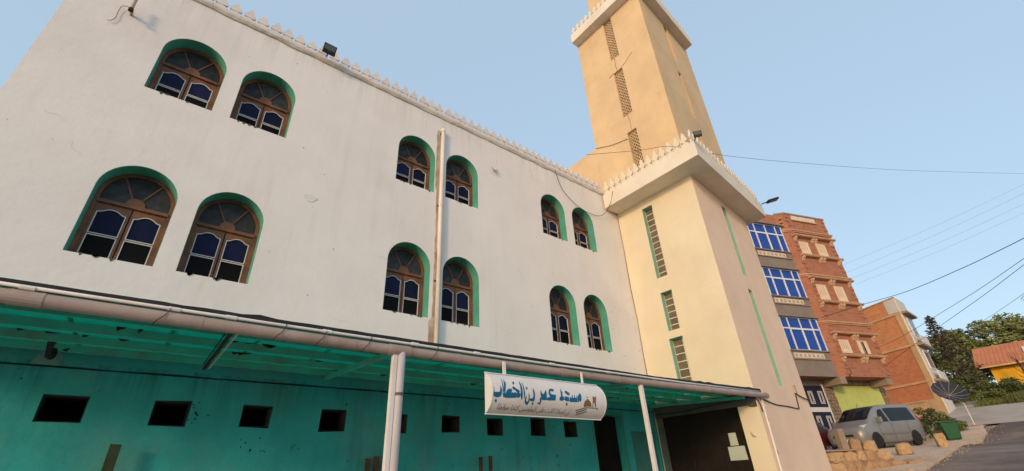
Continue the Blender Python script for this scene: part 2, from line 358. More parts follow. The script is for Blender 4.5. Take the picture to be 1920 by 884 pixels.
# windows: frame (the part) with reveal, sashes, panes, fan light
def arcpts(r, zs, n=18, a0=0, a1=math.pi): return [(r*math.cos(a0+(a1-a0)*i/n), zs+r*math.sin(a0+(a1-a0)*i/n)) for i in range(n+1)]
def window_meshes(hs, kind):
    r = .522; y0, y1 = .235, .30; tz = hs-.17; D = {}
    f = MB()
    outer = [(-r, 0), (r, 0)]+arcpts(r, hs); inner = [(-.455, tz+.075), (.455, tz+.075)]+arcpts(.455, hs)
    low = [(-.455, .03), (.455, .03), (.455, tz), (-.455, tz)]
    fm = holed(outer, [inner, low], lambda x, z: (x, y0, z), (0, y1-y0, 0)); fm.box(-.465, .465, y0-.02, y0-.003, tz+.008, tz+.055); fm.box(-.46, .46, y0-.011, y0-.002, tz+.06, tz+.07)
    D['window'] = fm.mesh('window', m_wood)
    rv = MB(); o_ = [(-.524, .004)]+list(reversed(arcpts(.524, hs)))+[(.524, .004)]
    o2 = [(x*.992, z if z < hs else hs+(z-hs)*.992) for x, z in o_]
    k = len(o_)
    for yy in (-.033, .234):
        rv.v += [(x, yy, z) for x, z in o_]+[(x, yy, z) for x, z in o2]
    for i in range(k-1):
        rv.f += [(i, i+1, k+i+1, k+i), (k+i, k+i+1, 3*k+i+1, 3*k+i), (2*k+i, 2*k+i+1, 3*k+i+1, 3*k+i), (i, i+1, 2*k+i+1, 2*k+i)]
    rv.f += [(0, k, 3*k, 2*k), (k-1, 2*k-1, 4*k-1, 3*k-1)]
    D['reveal'] = rv.mesh('reveal', m_reveal)
    sl_ = []
    for s in (-1, 1):
        xa, xb = (.008, .452) if s > 0 else (-.452, -.008)
        pa, pb = (xa+.036, xb-.036) if s > 0 else (xa+.036, xb-.036)
        zt = tz-.115; zb = .06; zm = zb+(zt-zb)*.47; w = pb-pa
        def ogee(d=0):
            pts = [(pa+d, zm+.018+d), (pb-d, zm+.018+d), (pb-d, zt-.035-d)]
            for t, h in ((.92, -.033), (.82, -.018), (.72, .012), (.6, .032), (.5, .036), (.4, .032), (.28, .012), (.18, -.018), (.08, -.033)): pts.append((pa+w*t, zt+h-d))
            return pts+[(pa+d, zt-.035-d)]
        lowp = lambda d=0: [(pa+d, zb+d), (pb-d, zb+d), (pb-d, zm-d), (pa+d, zm-d)]
        sash = holed([(xa, .035), (xb, .035), (xb, tz-.004), (xa, tz-.004)], [ogee(), lowp()], lambda x, z: (x, .252, z), (0, .036, 0)).mesh('sash', m_wood)
        up_ = MB().prism([(x, .272, z) for x, z in ogee(.002)], (0, .006, 0)).mesh('pane', m_blue_glass)
        lo_ = MB().prism([(x, .272, z) for x, z in lowp(.002)], (0, .006, 0)).mesh('pane', m_dark_glass)
        pt = MB()
        for L, L2 in ((ogee(.0), ogee(.013)), (lowp(0), lowp(.013))):
            kk = len(L); o0 = len(pt.v); pt.v += [(x, .2495, z) for x, z in L]+[(x, .2495, z) for x, z in L2]+[(x, .269, z) for x, z in L2]
            for i in range(kk):
                j = (i+1) % kk; pt.f += [(o0+i, o0+j, o0+kk+j, o0+kk+i), (o0+kk+i, o0+kk+j, o0+2*kk+j, o0+2*kk+i)]
        pu = pt.mesh('putty_line', m_putty)
        sl_.append((sash, up_, lo_, pu))
    D['sashes'] = sl_
    # fan light: three panes parted by two rays and a half-round hub
    fz = tz+.078; ang = [0, R(62), R(118), math.pi]; fp = []
    ri = .453
    def ray_hit(t):                                  # stilted arch: radius from (0,fz) to the inner outline
        dx, dz = math.cos(t), math.sin(t); h = hs-fz
        bq = -dz*h; s_ = -bq+math.sqrt(max(0, bq*bq-(h*h-ri*ri))); q = (dx*s_, fz+dz*s_)
        if q[1] < hs and abs(dx) > 1e-6: s_ = ri/abs(dx); q = (dx*s_, fz+dz*s_)
        return q
    for a, b_ in zip(ang, ang[1:]):
        pts = [(0.0, fz)]+[ray_hit(a+(b_-a)*i/12) for i in range(13)]
        fp.append(MB().prism([(x, .268, z) for x, z in pts], (0, .006, 0)).mesh('fan_pane', m_fan_glass))
    D['fan'] = fp
    rays = []
    for t in ang[1:3]:
        q = ray_hit(t); nx, nz2 = -math.sin(t)*.013, math.cos(t)*.013; c0 = (.1*math.cos(t), fz+.1*math.sin(t))
        rays.append(MB().prism([(c0[0]+nx, .25, c0[1]+nz2), (q[0]+nx, .25, q[1]+nz2), (q[0]-nx, .25, q[1]-nz2), (c0[0]-nx, .25, c0[1]-nz2)], (0, .017, 0)).mesh('fan_ray', m_wood))
    D['rays'] = rays
    D['hub'] = MB().prism([(x, .243, z) for x, z in [(-.13, fz-.005), (.13, fz-.005)]+arcpts(.13, fz+.005, 12)], (0, .024, 0)).mesh('fan_hub', m_wood)
    return D
WLOW, WUP = window_meshes(1.18, 'low'), window_meshes(1.04, 'up')
for a, b_ in WX:
    for zs, D in ((3.2, WLOW), (6.51, WUP)):
        w = obj('window', D['window'], mosque, ((a+b_)/2, FY+.035, zs)); w.scale = ((b_-a)/1.05, 1, 1)
        def sub(n, me): return obj(n, me, w)
        sub('reveal', D['reveal']); sub('fan_hub', D['hub'])
        for sa, u_, l_, p_ in D['sashes']: sub('sash', sa); sub('pane', u_); sub('pane', l_); sub('putty_line', p_)
        for q in D['fan']: sub('fan_pane', q)
        for q in D['rays']: sub('fan_ray', q)
# crumbled mortar and moss drips along the sills
m_moss = M('sill_moss', (.10, .085, .06), .95, .4, 8, .4, 30)
sill_rnd = random.Random(4)
for a, b_ in WX:
    for zs in (3.2, 6.51):
        mo = MB()
        for q in range(sill_rnd.randint(3, 6)):
            cx = sill_rnd.uniform(a+.12, b_-.1); wd = sill_rnd.uniform(.02, .06); dp = sill_rnd.uniform(.015, .05)
            mo.prism([(cx-wd, FY-.001, zs+.012), (cx-wd*.5, FY-.001, zs-dp*.6), (cx-wd*.1, FY-.001, zs-dp), (cx+wd*.4, FY-.001, zs-dp*.5), (cx+wd, FY-.001, zs+.012)], (0, -.006, 0))
        mo.build('sill_moss', m_moss, mosque)['kind'] = 'stuff'
# ================================================================== minaret tower
m_cream = M('cream_plaster', (.72, .62, .45), .9, .06, .7, .28, 9, stain_shade=(.80, .72, .55), samt=.6, sscale=.5, streak=.12, strcol=(.6, .47, .33))
m_tan = M('tan_plaster', (.69, .485, .275), .9, .08, .8, .3, 9, stain_shade=(.55, .38, .22), samt=.6, sscale=.5, drips=((18.2, 2.2), (12.4, .8), (15.6, .8)), dripcol=(.38, .26, .16), dripamt=.4, streak=.2, strcol=(.45, .3, .18))
m_beige = M('beige_plaster', (.85, .62, .445), .9, .06, .8, .28, 9, stain_shade=(.70, .50, .36), samt=.45, sscale=.5, streak=.12, strcol=(.55, .4, .3))
m_slab = M('slab_white', (.76, .68, .56), .88, .06, 1, .15, 20, stain_shade=(.6, .5, .38), samt=.5, sscale=.8)
m_grille = M('cream_grille', (.74, .66, .50), .8, .08, 5, .1)
m_gpane = M('wired_pane', (.16, .125, .085), .5, .3, 4, .15, 20, spec=.4)
m_lat = M('lattice_terracotta', (.74, .54, .33), .9, .1, 4, .2)
minaret = thing('minaret', 'square tan minaret with lattice slits rising from a cream base with a white slab', 'minaret', (14.4, 7, gz(14)))
TA = R(5.5); DR = Vector((math.cos(TA), math.sin(TA), 0)); NR = Vector((DR.y, -DR.x, 0)); P0 = Vector((12.15, 5.33, 0))
TH = .3
def onF(s, z, off=0): q = P0+DR*s+NR*off; return (q.x, q.y, z)
FW = 4.56
def rect(a, b, c, d): return [(a, c), (b, c), (b, d), (a, d)]
# west face (towards -X): low and high walls with openings
low_slits = [(6.92, 7.33, 5.51, 8.16), (6.92, 7.33, 3.77, 5.01), (6.92, 7.38, 1.95, 3.54)]
up_slits = [(6.80, 7.24, 15.7, 18.22), (6.80, 7.25, 12.45, 14.95), (6.82, 7.24, 9.75, 11.62)]
front_low = [(2.18, 2.52, 5.51, 8.19), (2.16, 2.5, 2.04, 5.02)]
front_up = [(2.2, 2.55, 15.8, 18.1), (2.2, 2.5, 12.48, 15.05), (2.2, 2.5, 9.9, 11.6)]
ent = [(5.87, -3.0), (8.37, -3.0), (8.37, 1.45), (5.87, 1.43)]
holed([(5.33+TH, -4), (8.395, -4), (8.395, 8.458), (5.33+TH, 8.458)], [rect(*s) for s in low_slits]+[ent], lambda y, z: (12.15, y, z), (TH, 0, 0)).build('cream_wall', m_cream, minaret)
holed(rect(5.33+TH, 8.82, 9.03, 18.25), [rect(*s) for s in up_slits], lambda y, z: (12.15, y, z), (TH, 0, 0)).build('upper_wall', m_tan, minaret)
holed(rect(0, 4.57, -4, 8.458), [rect(*s) for s in front_low], lambda s, z: onF(s, z), (0, TH, 0)).build('front_wall', m_beige, minaret)
holed(rect(0, FW, 9.03, 18.25), [rect(*s) for s in front_up], lambda s, z: onF(s, z), (0, TH, 0)).build('upper_front_wall', m_tan, minaret)
E1 = onF(4.57, 0); E2 = onF(FW, 0)
# corner returns: the cream and tan paint turn the corner on the 0.3 m end of the front walls
MB().box(12.146, 12.149, 5.331, 5.33+TH-.001, -4, 8.456).build('corner_strip', m_cream, minaret)
MB().box(E1[0]-.3, E1[0]-.001, E1[1]+TH+.001, 9.6, -4, 8.457).box(E2[0]-.3, E2[0]-.001, E2[1]+TH+.001, 8.82, 9.03, 18.25).box(12.46, E2[0]-.31, 8.52, 8.82, 9.03, 18.25).build('rear_wall', m_tan, minaret)
MB().box(12.151, 16.8, 8.825, 14, 9.14, 11.93).build('stair_block', m_tan, minaret)
MB().box(13.1, 16.2, 6.2, 8.3, -3.5, 18.0).build('core', m_dark_int, minaret)

def slab(name, x0, off, s1, yb, z0, z1, mat):
    q = P0+NR*off; sA = (x0-q.x)/DR.x; A = q+DR*sA; B = q+DR*s1
    poly = [(x0, yb, z0), (A.x, A.y, z0), (B.x, B.y, z0), (B.x+.35, yb, z0)]
    MB().prism(poly, (0, 0, z1-z0)).build(name, mat, minaret, bevel=.012); return A, B
A, B = slab('cornice_slab', 11.4, .66, 4.93, 8.325, 8.46, 9.03, m_slab)
A2, B2 = slab('top_slab', 11.74, .38, 4.42, 8.835, 18.25, 18.8, m_slab)
m_merlon2 = M('merlon_cream', (.72, .64, .51), .85, .06, 6, .2, 40, stain_shade=(.6, .5, .38), samt=.5, sscale=4)
m2 = MB().prism([(p[0]*.95, p[1], p[2]*1.48) for p in ml], (0, .06, 0)); merlon2_me = m2.mesh('merlon', m_merlon2)
merlon3_me = MB().prism([(p[0]*.95, p[1], p[2]*1.3) for p in ml], (0, .06, 0)).mesh('merlon', m_merlon2)
def merlon_row(P, Q, z, step, inset, me):
    P, Q = Vector(P), Vector(Q); d = (Q-P); L = d.length; d.normalize(); nrm = Vector((-d.y, d.x, 0)); a = math.atan2(d.y, d.x); k = int(L/step)
    for i in range(k):
        p = P+d*(step*(i+.5))+nrm*inset
        obj('merlon', me, minaret, (p.x, p.y, z-.004), (random.uniform(-.02, .02), random.uniform(-.03, .03), a+random.uniform(-.05, .05)))
merlon_row((11.4, 8.3, 0), (11.4, A.y, 0), 9.03, .27, .06, merlon2_me)
merlon_row((A.x, A.y, 0), (B.x, B.y, 0), 9.03, .27, .06, merlon2_me)
merlon_row((11.74, 8.8, 0), (11.74, A2.y, 0), 18.8, .27, .06, merlon3_me)
merlon_row((A2.x, A2.y, 0), (B2.x, B2.y, 0), 18.8, .27, .06, merlon3_me)
MB().box(13.0, 15.6, 6.1, 8.35, 18.79, 22.6).build('lantern', m_tan, minaret, bevel=.02)
MB().lathe([(1.25, 0), (1.28, .5), (1.15, 1.1), (.8, 1.7), (.35, 2.1), (.08, 2.4), (.04, 3.2)], (14.3, 7.2, 22.6), 24).build('dome', m_cream, minaret, smooth=True)

# glazed slits in the cream wall: teal reveal, frame, one pane per cell
m_tealrev = M('pale_teal_reveal', (.26, .50, .40), .75, .1, 3, .1, 20)
for a, b_, z0, z1 in low_slits:
    r_ = MB(); e = .006
    r_.box(12.153, 12.40, b_-e, b_-.001, z0+.001, z1-.001).box(12.153, 12.40, a+.001, a+e, z0+.001, z1-.001).box(12.153, 12.40, a+e, b_-e, z1-e, z1-.001)
    r_.build('slit_reveal', m_tealrev, minaret)
    n_ = max(4, round((z1-z0)/.215)); ym = a+(b_-a)*.27; fr = MB(); X = 12.33
    cols = [(a+.012, ym-.012), (ym+.012, b_-.012)]
    ft = MB(); lp = []
    for c0, c1 in cols:
        for k in range(n_):
            q0 = z0+(z1-z0)*k/n_+.012; q1 = z0+(z1-z0)*(k+1)/n_-.012; lp.append(rect(c0, c1, q0, q1))
    gr = holed(rect(a+e, b_-e, z0+.002, z1-e-.001), lp, lambda y, z: (X, y, z), (.03, 0, 0)).build('slit_window', m_grille, minaret)
    for y0_, z0_ in [(l_[0], l_[2]) for l_ in lp]:
        MB().box(X+.012, X+.02, y0_[0], z0_[0], y0_[1], z0_[1]).build('pane', m_gpane, gr)
# terracotta claustra lattice in the upper slits
def lattice(y0, y1, z0, z1, X, name='lattice', front=False):
    m = MB(); st = .17; w = .017; H = z1-z0; Wd = y1-y0
    def seg(p, q):
        d = Vector((q[0]-p[0], q[1]-p[1])); 
        if d.length < .02: return
        nrm = Vector((-d.y, d.x)).normalized()*w
        pts = [(p[0]+nrm.x, p[1]+nrm.y), (q[0]+nrm.x, q[1]+nrm.y), (q[0]-nrm.x, q[1]-nrm.y), (p[0]-nrm.x, p[1]-nrm.y)]
        m.prism([(X, min(max(u, y0+.002), y1-.002), min(max(v, z0+.002), z1-.002)) for u, v in pts], (.05, 0, 0))
    k = -int(Wd*1.25/st)-1
    while k*st < H:
        for s in (1, -1):
            # bars of slope 1.6
            zl, zr = z0+k*st, z0+k*st+1.25*Wd
            p = [y0, zl]; q = [y1, zr]
            if p[1] < z0: p = [y0+(z0-zl)/1.25, z0]
            if q[1] > z1: q = [y0+(z1-zl)/1.25, z1]
            if q[0] > p[0]:
                if s < 0: p, q = [y0+y1-p[0], p[1]], [y0+y1-q[0], q[1]]
                seg(p, q)
        k += 1
    return m
for a, b_, z0, z1 in up_slits:
    lattice(a, b_, z0, z1, 12.25).build('lattice', m_lat, minaret)
# painted reveals and dark panes in the front slits
for sl_, mt in ((front_low, m_tealrev), (front_up, m_tan)):
    for a, b_, z0, z1 in sl_:
        m = MB()
        for s, e in ((a, .006), (b_-.007, .006)):
            P_ = [onF(s+.0005, z0+.002), onF(s+e, z0+.002), onF(s+e, z1-.002), onF(s+.0005, z1-.002)]
            m.prism([(p[0], p[1]+.003, p[2]) for p in P_], (0, TH-.01, 0))
        if mt is m_tealrev: m.build('slit_reveal', mt, minaret)
        P_ = [onF(a+.008, z0+.003), onF(b_-.008, z0+.003), onF(b_-.008, z1-.003), onF(a+.008, z1-.003)]
        MB().prism([(p[0], p[1]+.2, p[2]) for p in P_], (0, .02, 0)).build('slit_pane', m_gpane, minaret)
# entrance: jambs, panelled door with arched carving
m_door = M('dark_door_wood', (.013, .008, .006), .6, .35, 4, .2, 25)
m_jamb = M('grey_marble', (.16, .19, .17), .5, .3, 2.5, .15, 20, stain_shade=(.08, .09, .085), samt=.7, sscale=2)
MB().box(12.152, 12.448, 8.34, 8.366, -3, 1.44).build('marble_jamb', m_jamb, minaret)
ed = MB().box(12.46, 12.52, 5.9, 8.36, -3, 1.55).build('entrance_door', m_door, minaret)
for k in range(3):
    y0_ = 5.98+k*.8
    MB().box(12.435, 12.459, y0_, y0_+.72, -.55, .35).build('door_panel', m_door, ed, bevel=.01)
    ap = [(y0_+.36+.3*math.cos(math.pi*i/12), .5+.5*math.sin(math.pi*i/12)) for i in range(13)]
    MB().prism([(12.438, y, z) for y, z in [(y0_+.06, .42), (y0_+.66, .42)]+ap], (.02, 0, 0)).build('carved_arch', m_door, ed)
m_oldc = M('old_concrete', (.10, .095, .085), .9, .3, 2, .4, 15, stain_shade=(.05, .045, .04), samt=.7, sscale=2)
bmv = MB(); N = 24
for i in range(N+1):
    y = 5.36+(8.33-5.36)*i/N; d = .015*noise.noise((0, y*3, 0)); z0 = 1.39+.02*noise.noise((1, y*2.5, 0))-(.05 if y < 5.6 else 0)
    bmv.v += [(12.147, y, z0), (12.08+d, y, z0+.01), (12.08+d, y, 1.69), (12.147, y, 1.69)]
for i in range(N):
    for j in range(4): bmv.f.append((i*4+j, (i+1)*4+j, (i+1)*4+(j+1) % 4, i*4+(j+1) % 4))
bmv.f += [(0, 1, 2, 3), tuple(N*4+j for j in (3, 2, 1, 0))]
bmv.build('entrance_lintel', m_oldc, minaret)
MB().tube(smooth_path([(12.07, 8.3, 1.50), (12.06, 7.6, 1.47), (12.05, 6.8, 1.50), (12.05, 6.0, 1.53), (12.06, 5.6, 1.58), (12.08, 5.35, 1.55), (12.10, 5.27, 1.42), (12.12, 5.26, 1.2)]), .014, 6).build('conduit', m_black, minaret)
# pilaster paint below the canopy on the cream wall, cracks as fine dark grooves
m_crack = M('crack', (.16, .105, .07), .95, .2, 5, 0)
ck = MB()
def crack(pts, w=.012):
    pts = [Vector(p) for p in pts]
    for p, q in zip(pts, pts[1:]):
        d = (q-p).normalized(); u = Vector((1, 0, 0)).cross(d).normalized()*w*random.uniform(.5, 1.2)
        ck.prism([p+u, q+u, q-u, p-u], (-.004, 0, 0))
crack([(12.149, 7.5, 14.9), (12.149, 7.25, 14.96)], .02); crack([(12.149, 6.8, 14.97), (12.149, 6.62, 15.02), (12.149, 6.4, 15.17), (12.149, 6.2, 15.28)], .02)
crack([(12.149, 7.46, 18.1), (12.149, 7.25, 18.2)], .015); crack([(12.149, 8.0, 18.1), (12.149, 7.85, 18.12)], .01); crack([(12.149, 7.05, 15.7), (12.149, 7.08, 15.3), (12.149, 7.05, 14.98)], .008)
crack([(12.149, 7.05, 12.44), (12.149, 7.0, 12.0), (12.149, 7.03, 11.64)], .008)
crack([(12.149, 8.38, 8.3), (12.149, 8.37, 7.0), (12.149, 8.385, 5.5), (12.149, 8.36, 4.4), (12.149, 8.38, 3.2), (12.149, 8.375, 2.2)], .012)
ck.build('crack', m_crack, minaret)
# ================================================================== canopy over the pavement
m_tealp = M('teal_sheet', (.02, .44, .36), .55, .12, 1.5, .08, 12, stain_shade=(.03, .30, .23), samt=.6, sscale=.9)
t_ = m_tealp.node_tree; tr_ = t_.nodes.new('ShaderNodeBsdfTranslucent'); tr_.inputs[0].default_value = (.015, .60, .49, 1)   # thin green fibreglass lets daylight through
mx_ = t_.nodes.new('ShaderNodeMixShader'); mx_.inputs[0].default_value = .62
t_.links.new(t_.nodes['Principled BSDF'].outputs[0], mx_.inputs[1]); t_.links.new(tr_.outputs[0], mx_.inputs[2]); t_.links.new(mx_.outputs[0], t_.nodes['Material Output'].inputs[0])
m_purl = M('teal_steel', (.08, .48, .38), .6, .12, 3, .15, 20, stain_shade=(.2, .14, .09), samt=.6, sscale=2.2)
m_gut = M('gutter_pvc', (.37, .285, .25), .6, .1, 2, .08, 25, stain_shade=(.22, .155, .125), samt=.7, sscale=1.6)
m_wpipe = M('white_pvc', (.72, .68, .66), .5, .06, 3, .03, 25, stain_shade=(.5, .44, .4), samt=.5, sscale=2)
m_flash = M('dark_flashing', (.022, .022, .024), .8, .3, 4, .3, 20)
canopy = thing('entrance_canopy', 'green sheet metal canopy along the wall with a beige pipe gutter and white posts', 'canopy', (5, 6.9, gz(5)))
CX0, CX1 = -3.6, 12.13
cz = lambda y: 1.668+(y-5.42)*.06
x = CX0; i = 0
while x < CX1-.05:
    x1 = min(x+.93, CX1-.02); m = MB(); dz = .007*(i % 2)
    k = 7
    for j in range(k+1):                                  # slightly ribbed sheet, dished between screws
        xx = x-.02+(x1-x+.04)*j/k; rb = .014 if j % 2 else 0
        for y in (5.412, 6.05, 6.8, 7.55, 8.35): m.v.append((xx, y, cz(y)+.032+rb*.5+dz))
    for j in range(k):
        for q in range(4): m.f.append((j*5+q, (j+1)*5+q, (j+1)*5+q+1, j*5+q+1))
    o = m.build('roof_sheet', m_tealp, canopy); sd = o.modifiers.new('thick', 'SOLIDIFY'); sd.thickness = .006
    x = x1; i += 1
for y in (5.52, 6.05, 6.8, 7.55, 8.27):
    MB().box(CX0, CX1-.01, y-.02, y+.02, cz(y)-.075, cz(y)+.027).build('purlin', m_purl, canopy, bevel=.004)
for xr in (-1.9, 2.5, 7.55, 11.9):
    m = MB()
    m.prism([(xr-.03, 5.50, cz(5.5)-.15), (xr-.03, 8.32, cz(8.32)-.15), (xr-.03, 8.32, cz(8.32)-.077), (xr-.03, 5.50, cz(5.5)-.077)], (.06, 0, 0))
    m.build('rafter', m_purl, canopy, bevel=.004)
gp = smooth_path([(CX0, 5.40, 1.575), (0, 5.4, 1.56), (2.5, 5.4, 1.545), (7, 5.4, 1.555), (12.55, 5.235, 1.60)], 12)
MB().tube(gp, .064, 16).build('gutter', m_gut, canopy, smooth=True)
for xj, w_, rr in ((-.98, .22, .069), (.3, .03, .067), (1.55, .02, .067), (1.9, .02, .067), (2.5, .30, .072), (3.4, .05, .068), (4.55, .05, .068), (5.12, .05, .068), (5.5, .16, .071), (6.9, .05, .068), (8.15, .05, .068), (9.4, .05, .067), (9.9, .1, .069), (11.2, .05, .067), (12.5, .1, .072)):
    zc = min(gp, key=lambda p: abs(p.x-xj)); zz = zc.z; yy = zc.y
    MB().tube([(xj-w_/2, yy, zz), (xj+w_/2, yy, zz)], rr, 16).build('gutter_coupling', m_gut, canopy, smooth=False)
MB().tube([(CX0, 5.365, 1.665), (1, 5.365, 1.646), (5, 5.365, 1.642), (9, 5.33, 1.655), (12.2, 5.24, 1.68)], .017, 8).build('edge_conduit', m_wpipe, canopy, smooth=True)
for xj in (-1.0, .05, .55, 1.55, 2.7, 3.7, 5.2, 6.6, 8.0, 9.3, 10.6):
    MB().tube([(xj-.05, 5.364, 1.648), (xj+.05, 5.364, 1.646)], .023, 8).build('conduit_clip', m_wpipe, canopy)
fl = MB(); N = 90; rn = random.Random(3)
for i in range(N+1):
    xx = CX0+(12.3-CX0)*i/N; yy = 5.385-(max(0, xx-8)*.035); zt = 1.712+max(0, xx-8)*.008+.008*noise.noise((xx*4, 0, 9))+(.018 if rn.random() < .06 else 0)
    fl.v += [(xx, yy, 1.672), (xx, yy, zt), (xx, yy+.02, zt), (xx, yy+.02, 1.672)]
for i in range(N):
    for j in range(4): fl.f.append((i*4+j, (i+1)*4+j, (i+1)*4+(j+1) % 4, i*4+(j+1) % 4))
fl.build('roof_edge', m_flash, canopy)
MB().box(2.41, 2.475, 5.37, 5.43, -2.0, 1.50).build('post', m_wpipe, canopy, bevel=.006)
MB().box(7.50, 7.575, 5.36, 5.43, -1.6, 1.50).build('post', m_wpipe, canopy, bevel=.006)
m_down = M('grey_pvc', (.50, .475, .485), .5, .05, 3, .03, 25, stain_shade=(.4, .36, .35), samt=.5, sscale=2)
dp = MB().tube([(2.53, 5.385, 1.53), (2.53, 5.385, 1.3), (2.53, 5.385, -1.9)], .053, 16).build('downpipe', m_down, canopy, smooth=True)
MB().tube([(2.53, 5.385, 1.02), (2.53, 5.385, .985)], .059, 16).build('pipe_clamp', M('rusty_clamp', (.12, .09, .08), .7), dp)
MB().box(2.478, 2.545, 5.395, 5.405, .99, 1.015).build('clamp_arm', M('rusty_clamp', (.12, .09, .08), .7), dp)
# wire ties hanging round the gutter and rust drips on the purlins
for xj in (-.02, 1.05, 1.5, 2.05, 3.0):
    MB().tube(smooth_path([(xj+.05, 5.36, 1.70), (xj+.03, 5.335, 1.60), (xj-.04, 5.325, 1.50), (xj-.06, 5.40, 1.47)]), .004, 5).build('wire_tie', m_black, canopy)
m_rust = M('rust_crust', (.055, .035, .022), .95, .4, 10, .5, 30)
rr_ = random.Random(11)
for y in (6.05, 6.8, 7.55, 8.27):
    m = MB()
    for q in range(16):
        cx = rr_.uniform(-1.5, 11.5); w_ = rr_.uniform(.02, .11); dp_ = rr_.uniform(.008, .03)
        m.prism([(cx-w_, y-.0215, cz(y)+.036), (cx-w_*.6, y-.0215, cz(y)+.036-dp_*2), (cx-w_*.1, y-.0215, cz(y)+.02-dp_*.6), (cx+w_*.3, y-.0215, cz(y)+.034-dp_), (cx+w_, y-.0215, cz(y)+.036)], (0, -.004, 0))
    m.build('rust_crust', m_rust, canopy)['kind'] = 'stuff'

# lamp bracket with pale mortar patch, tube light, loose planks
lamp = thing('canopy_lamp', 'dark hanging lamp fitting under the green canopy above a pale mortar patch', 'lamp', (-1.0, 8.2, 1.6))
MB().prism([(-1.05, 7.62, 1.80), (-.97, 7.62, 1.80), (-.99, 7.9, 1.60), (-1.04, 7.9, 1.60)], (0, .02, 0)).build('arm', m_black, lamp)
MB().lathe([(.025, 0), (.045, .03), (.05, .09), (.03, .14)], (-1.0, 8.0, 1.60), 10).build('socket', m_black, lamp)
MB().prism([(-.93, 8.05, 1.74), (-.86, 8.02, 1.77), (-.88, 8.02, 1.72)], (0, .02, 0)).build('bracket', m_black, lamp)
pt = tag(MB().prism([(-1.20, 8.352, 1.60), (-.93, 8.352, 1.60), (-.91, 8.352, 1.70), (-.98, 8.352, 1.80), (-1.10, 8.352, 1.80), (-1.17, 8.352, 1.72)], (0, -.012, 0)).build('mortar_patch', M('grey_mortar', (.17, .29, .28), .9, .15, 5, .3)), 'pale grey mortar patch on the teal band beside the dark canopy lamp', 'patch')
tl = thing('tube_light', 'slim fluorescent tube light fixed across the green canopy purlins', 'lamp', (.65, 7, 1.7))
MB().box(.62, .66, 5.75, 7.9, 1.605, 1.635).build('housing', m_rust, tl)
MB().tube([(.70, 5.8, 1.61), (.70, 7.85, 1.63)], .013, 8).build('tube', M('glass_tube', (.55, .6, .58), .25, .05, 3, 0), tl)
MB().tube([(.585, 5.9, 1.61), (.60, 7.6, 1.63)], .008, 6).build('cable', m_black, tl)

m_plank = M('dark_green_board', (.035, .05, .028), .85, .3, 4, .3, 20)
m_plank2 = M('brown_board', (.085, .045, .028), .85, .35, 5, .3, 20)
def board(x0, x1, y, zt, mat, label, lean=.06, group=None):
    zb = gz(x0)-.06
    tag(MB().prism([(x0, y, zt), (x1, y, zt+random.uniform(-.01, .01)), (x1, y-lean, zb), (x0, y-lean, zb)], (0, .03, 0)).build('board', mat, bevel=.004), label, 'board', group)
board(-.115, .005, 8.2, .655, m_plank, 'wide dark green board leaning upright against the teal wall', .03)
board(3.35, 3.44, 8.22, .45, m_plank2, 'brown board leaning on the teal wall, leftmost of three beside the post', .03)
board(3.50, 3.60, 8.24, .485, m_plank2, 'brown board leaning on the teal wall, middle one of three beside the post', .03)
board(3.64, 3.76, 8.22, .48, M('tan_board', (.11, .07, .04), .85, .3, 5, .3, 20), 'lighter brown board leaning on the teal wall behind the post', .03)
board(5.71, 5.79, 8.22, .45, m_plank2, 'narrow brown stake below the sign, farther from the doorway', .03)
board(5.95, 6.03, 8.22, .465, m_plank2, 'narrow brown stake below the sign, nearer to the doorway', .03)

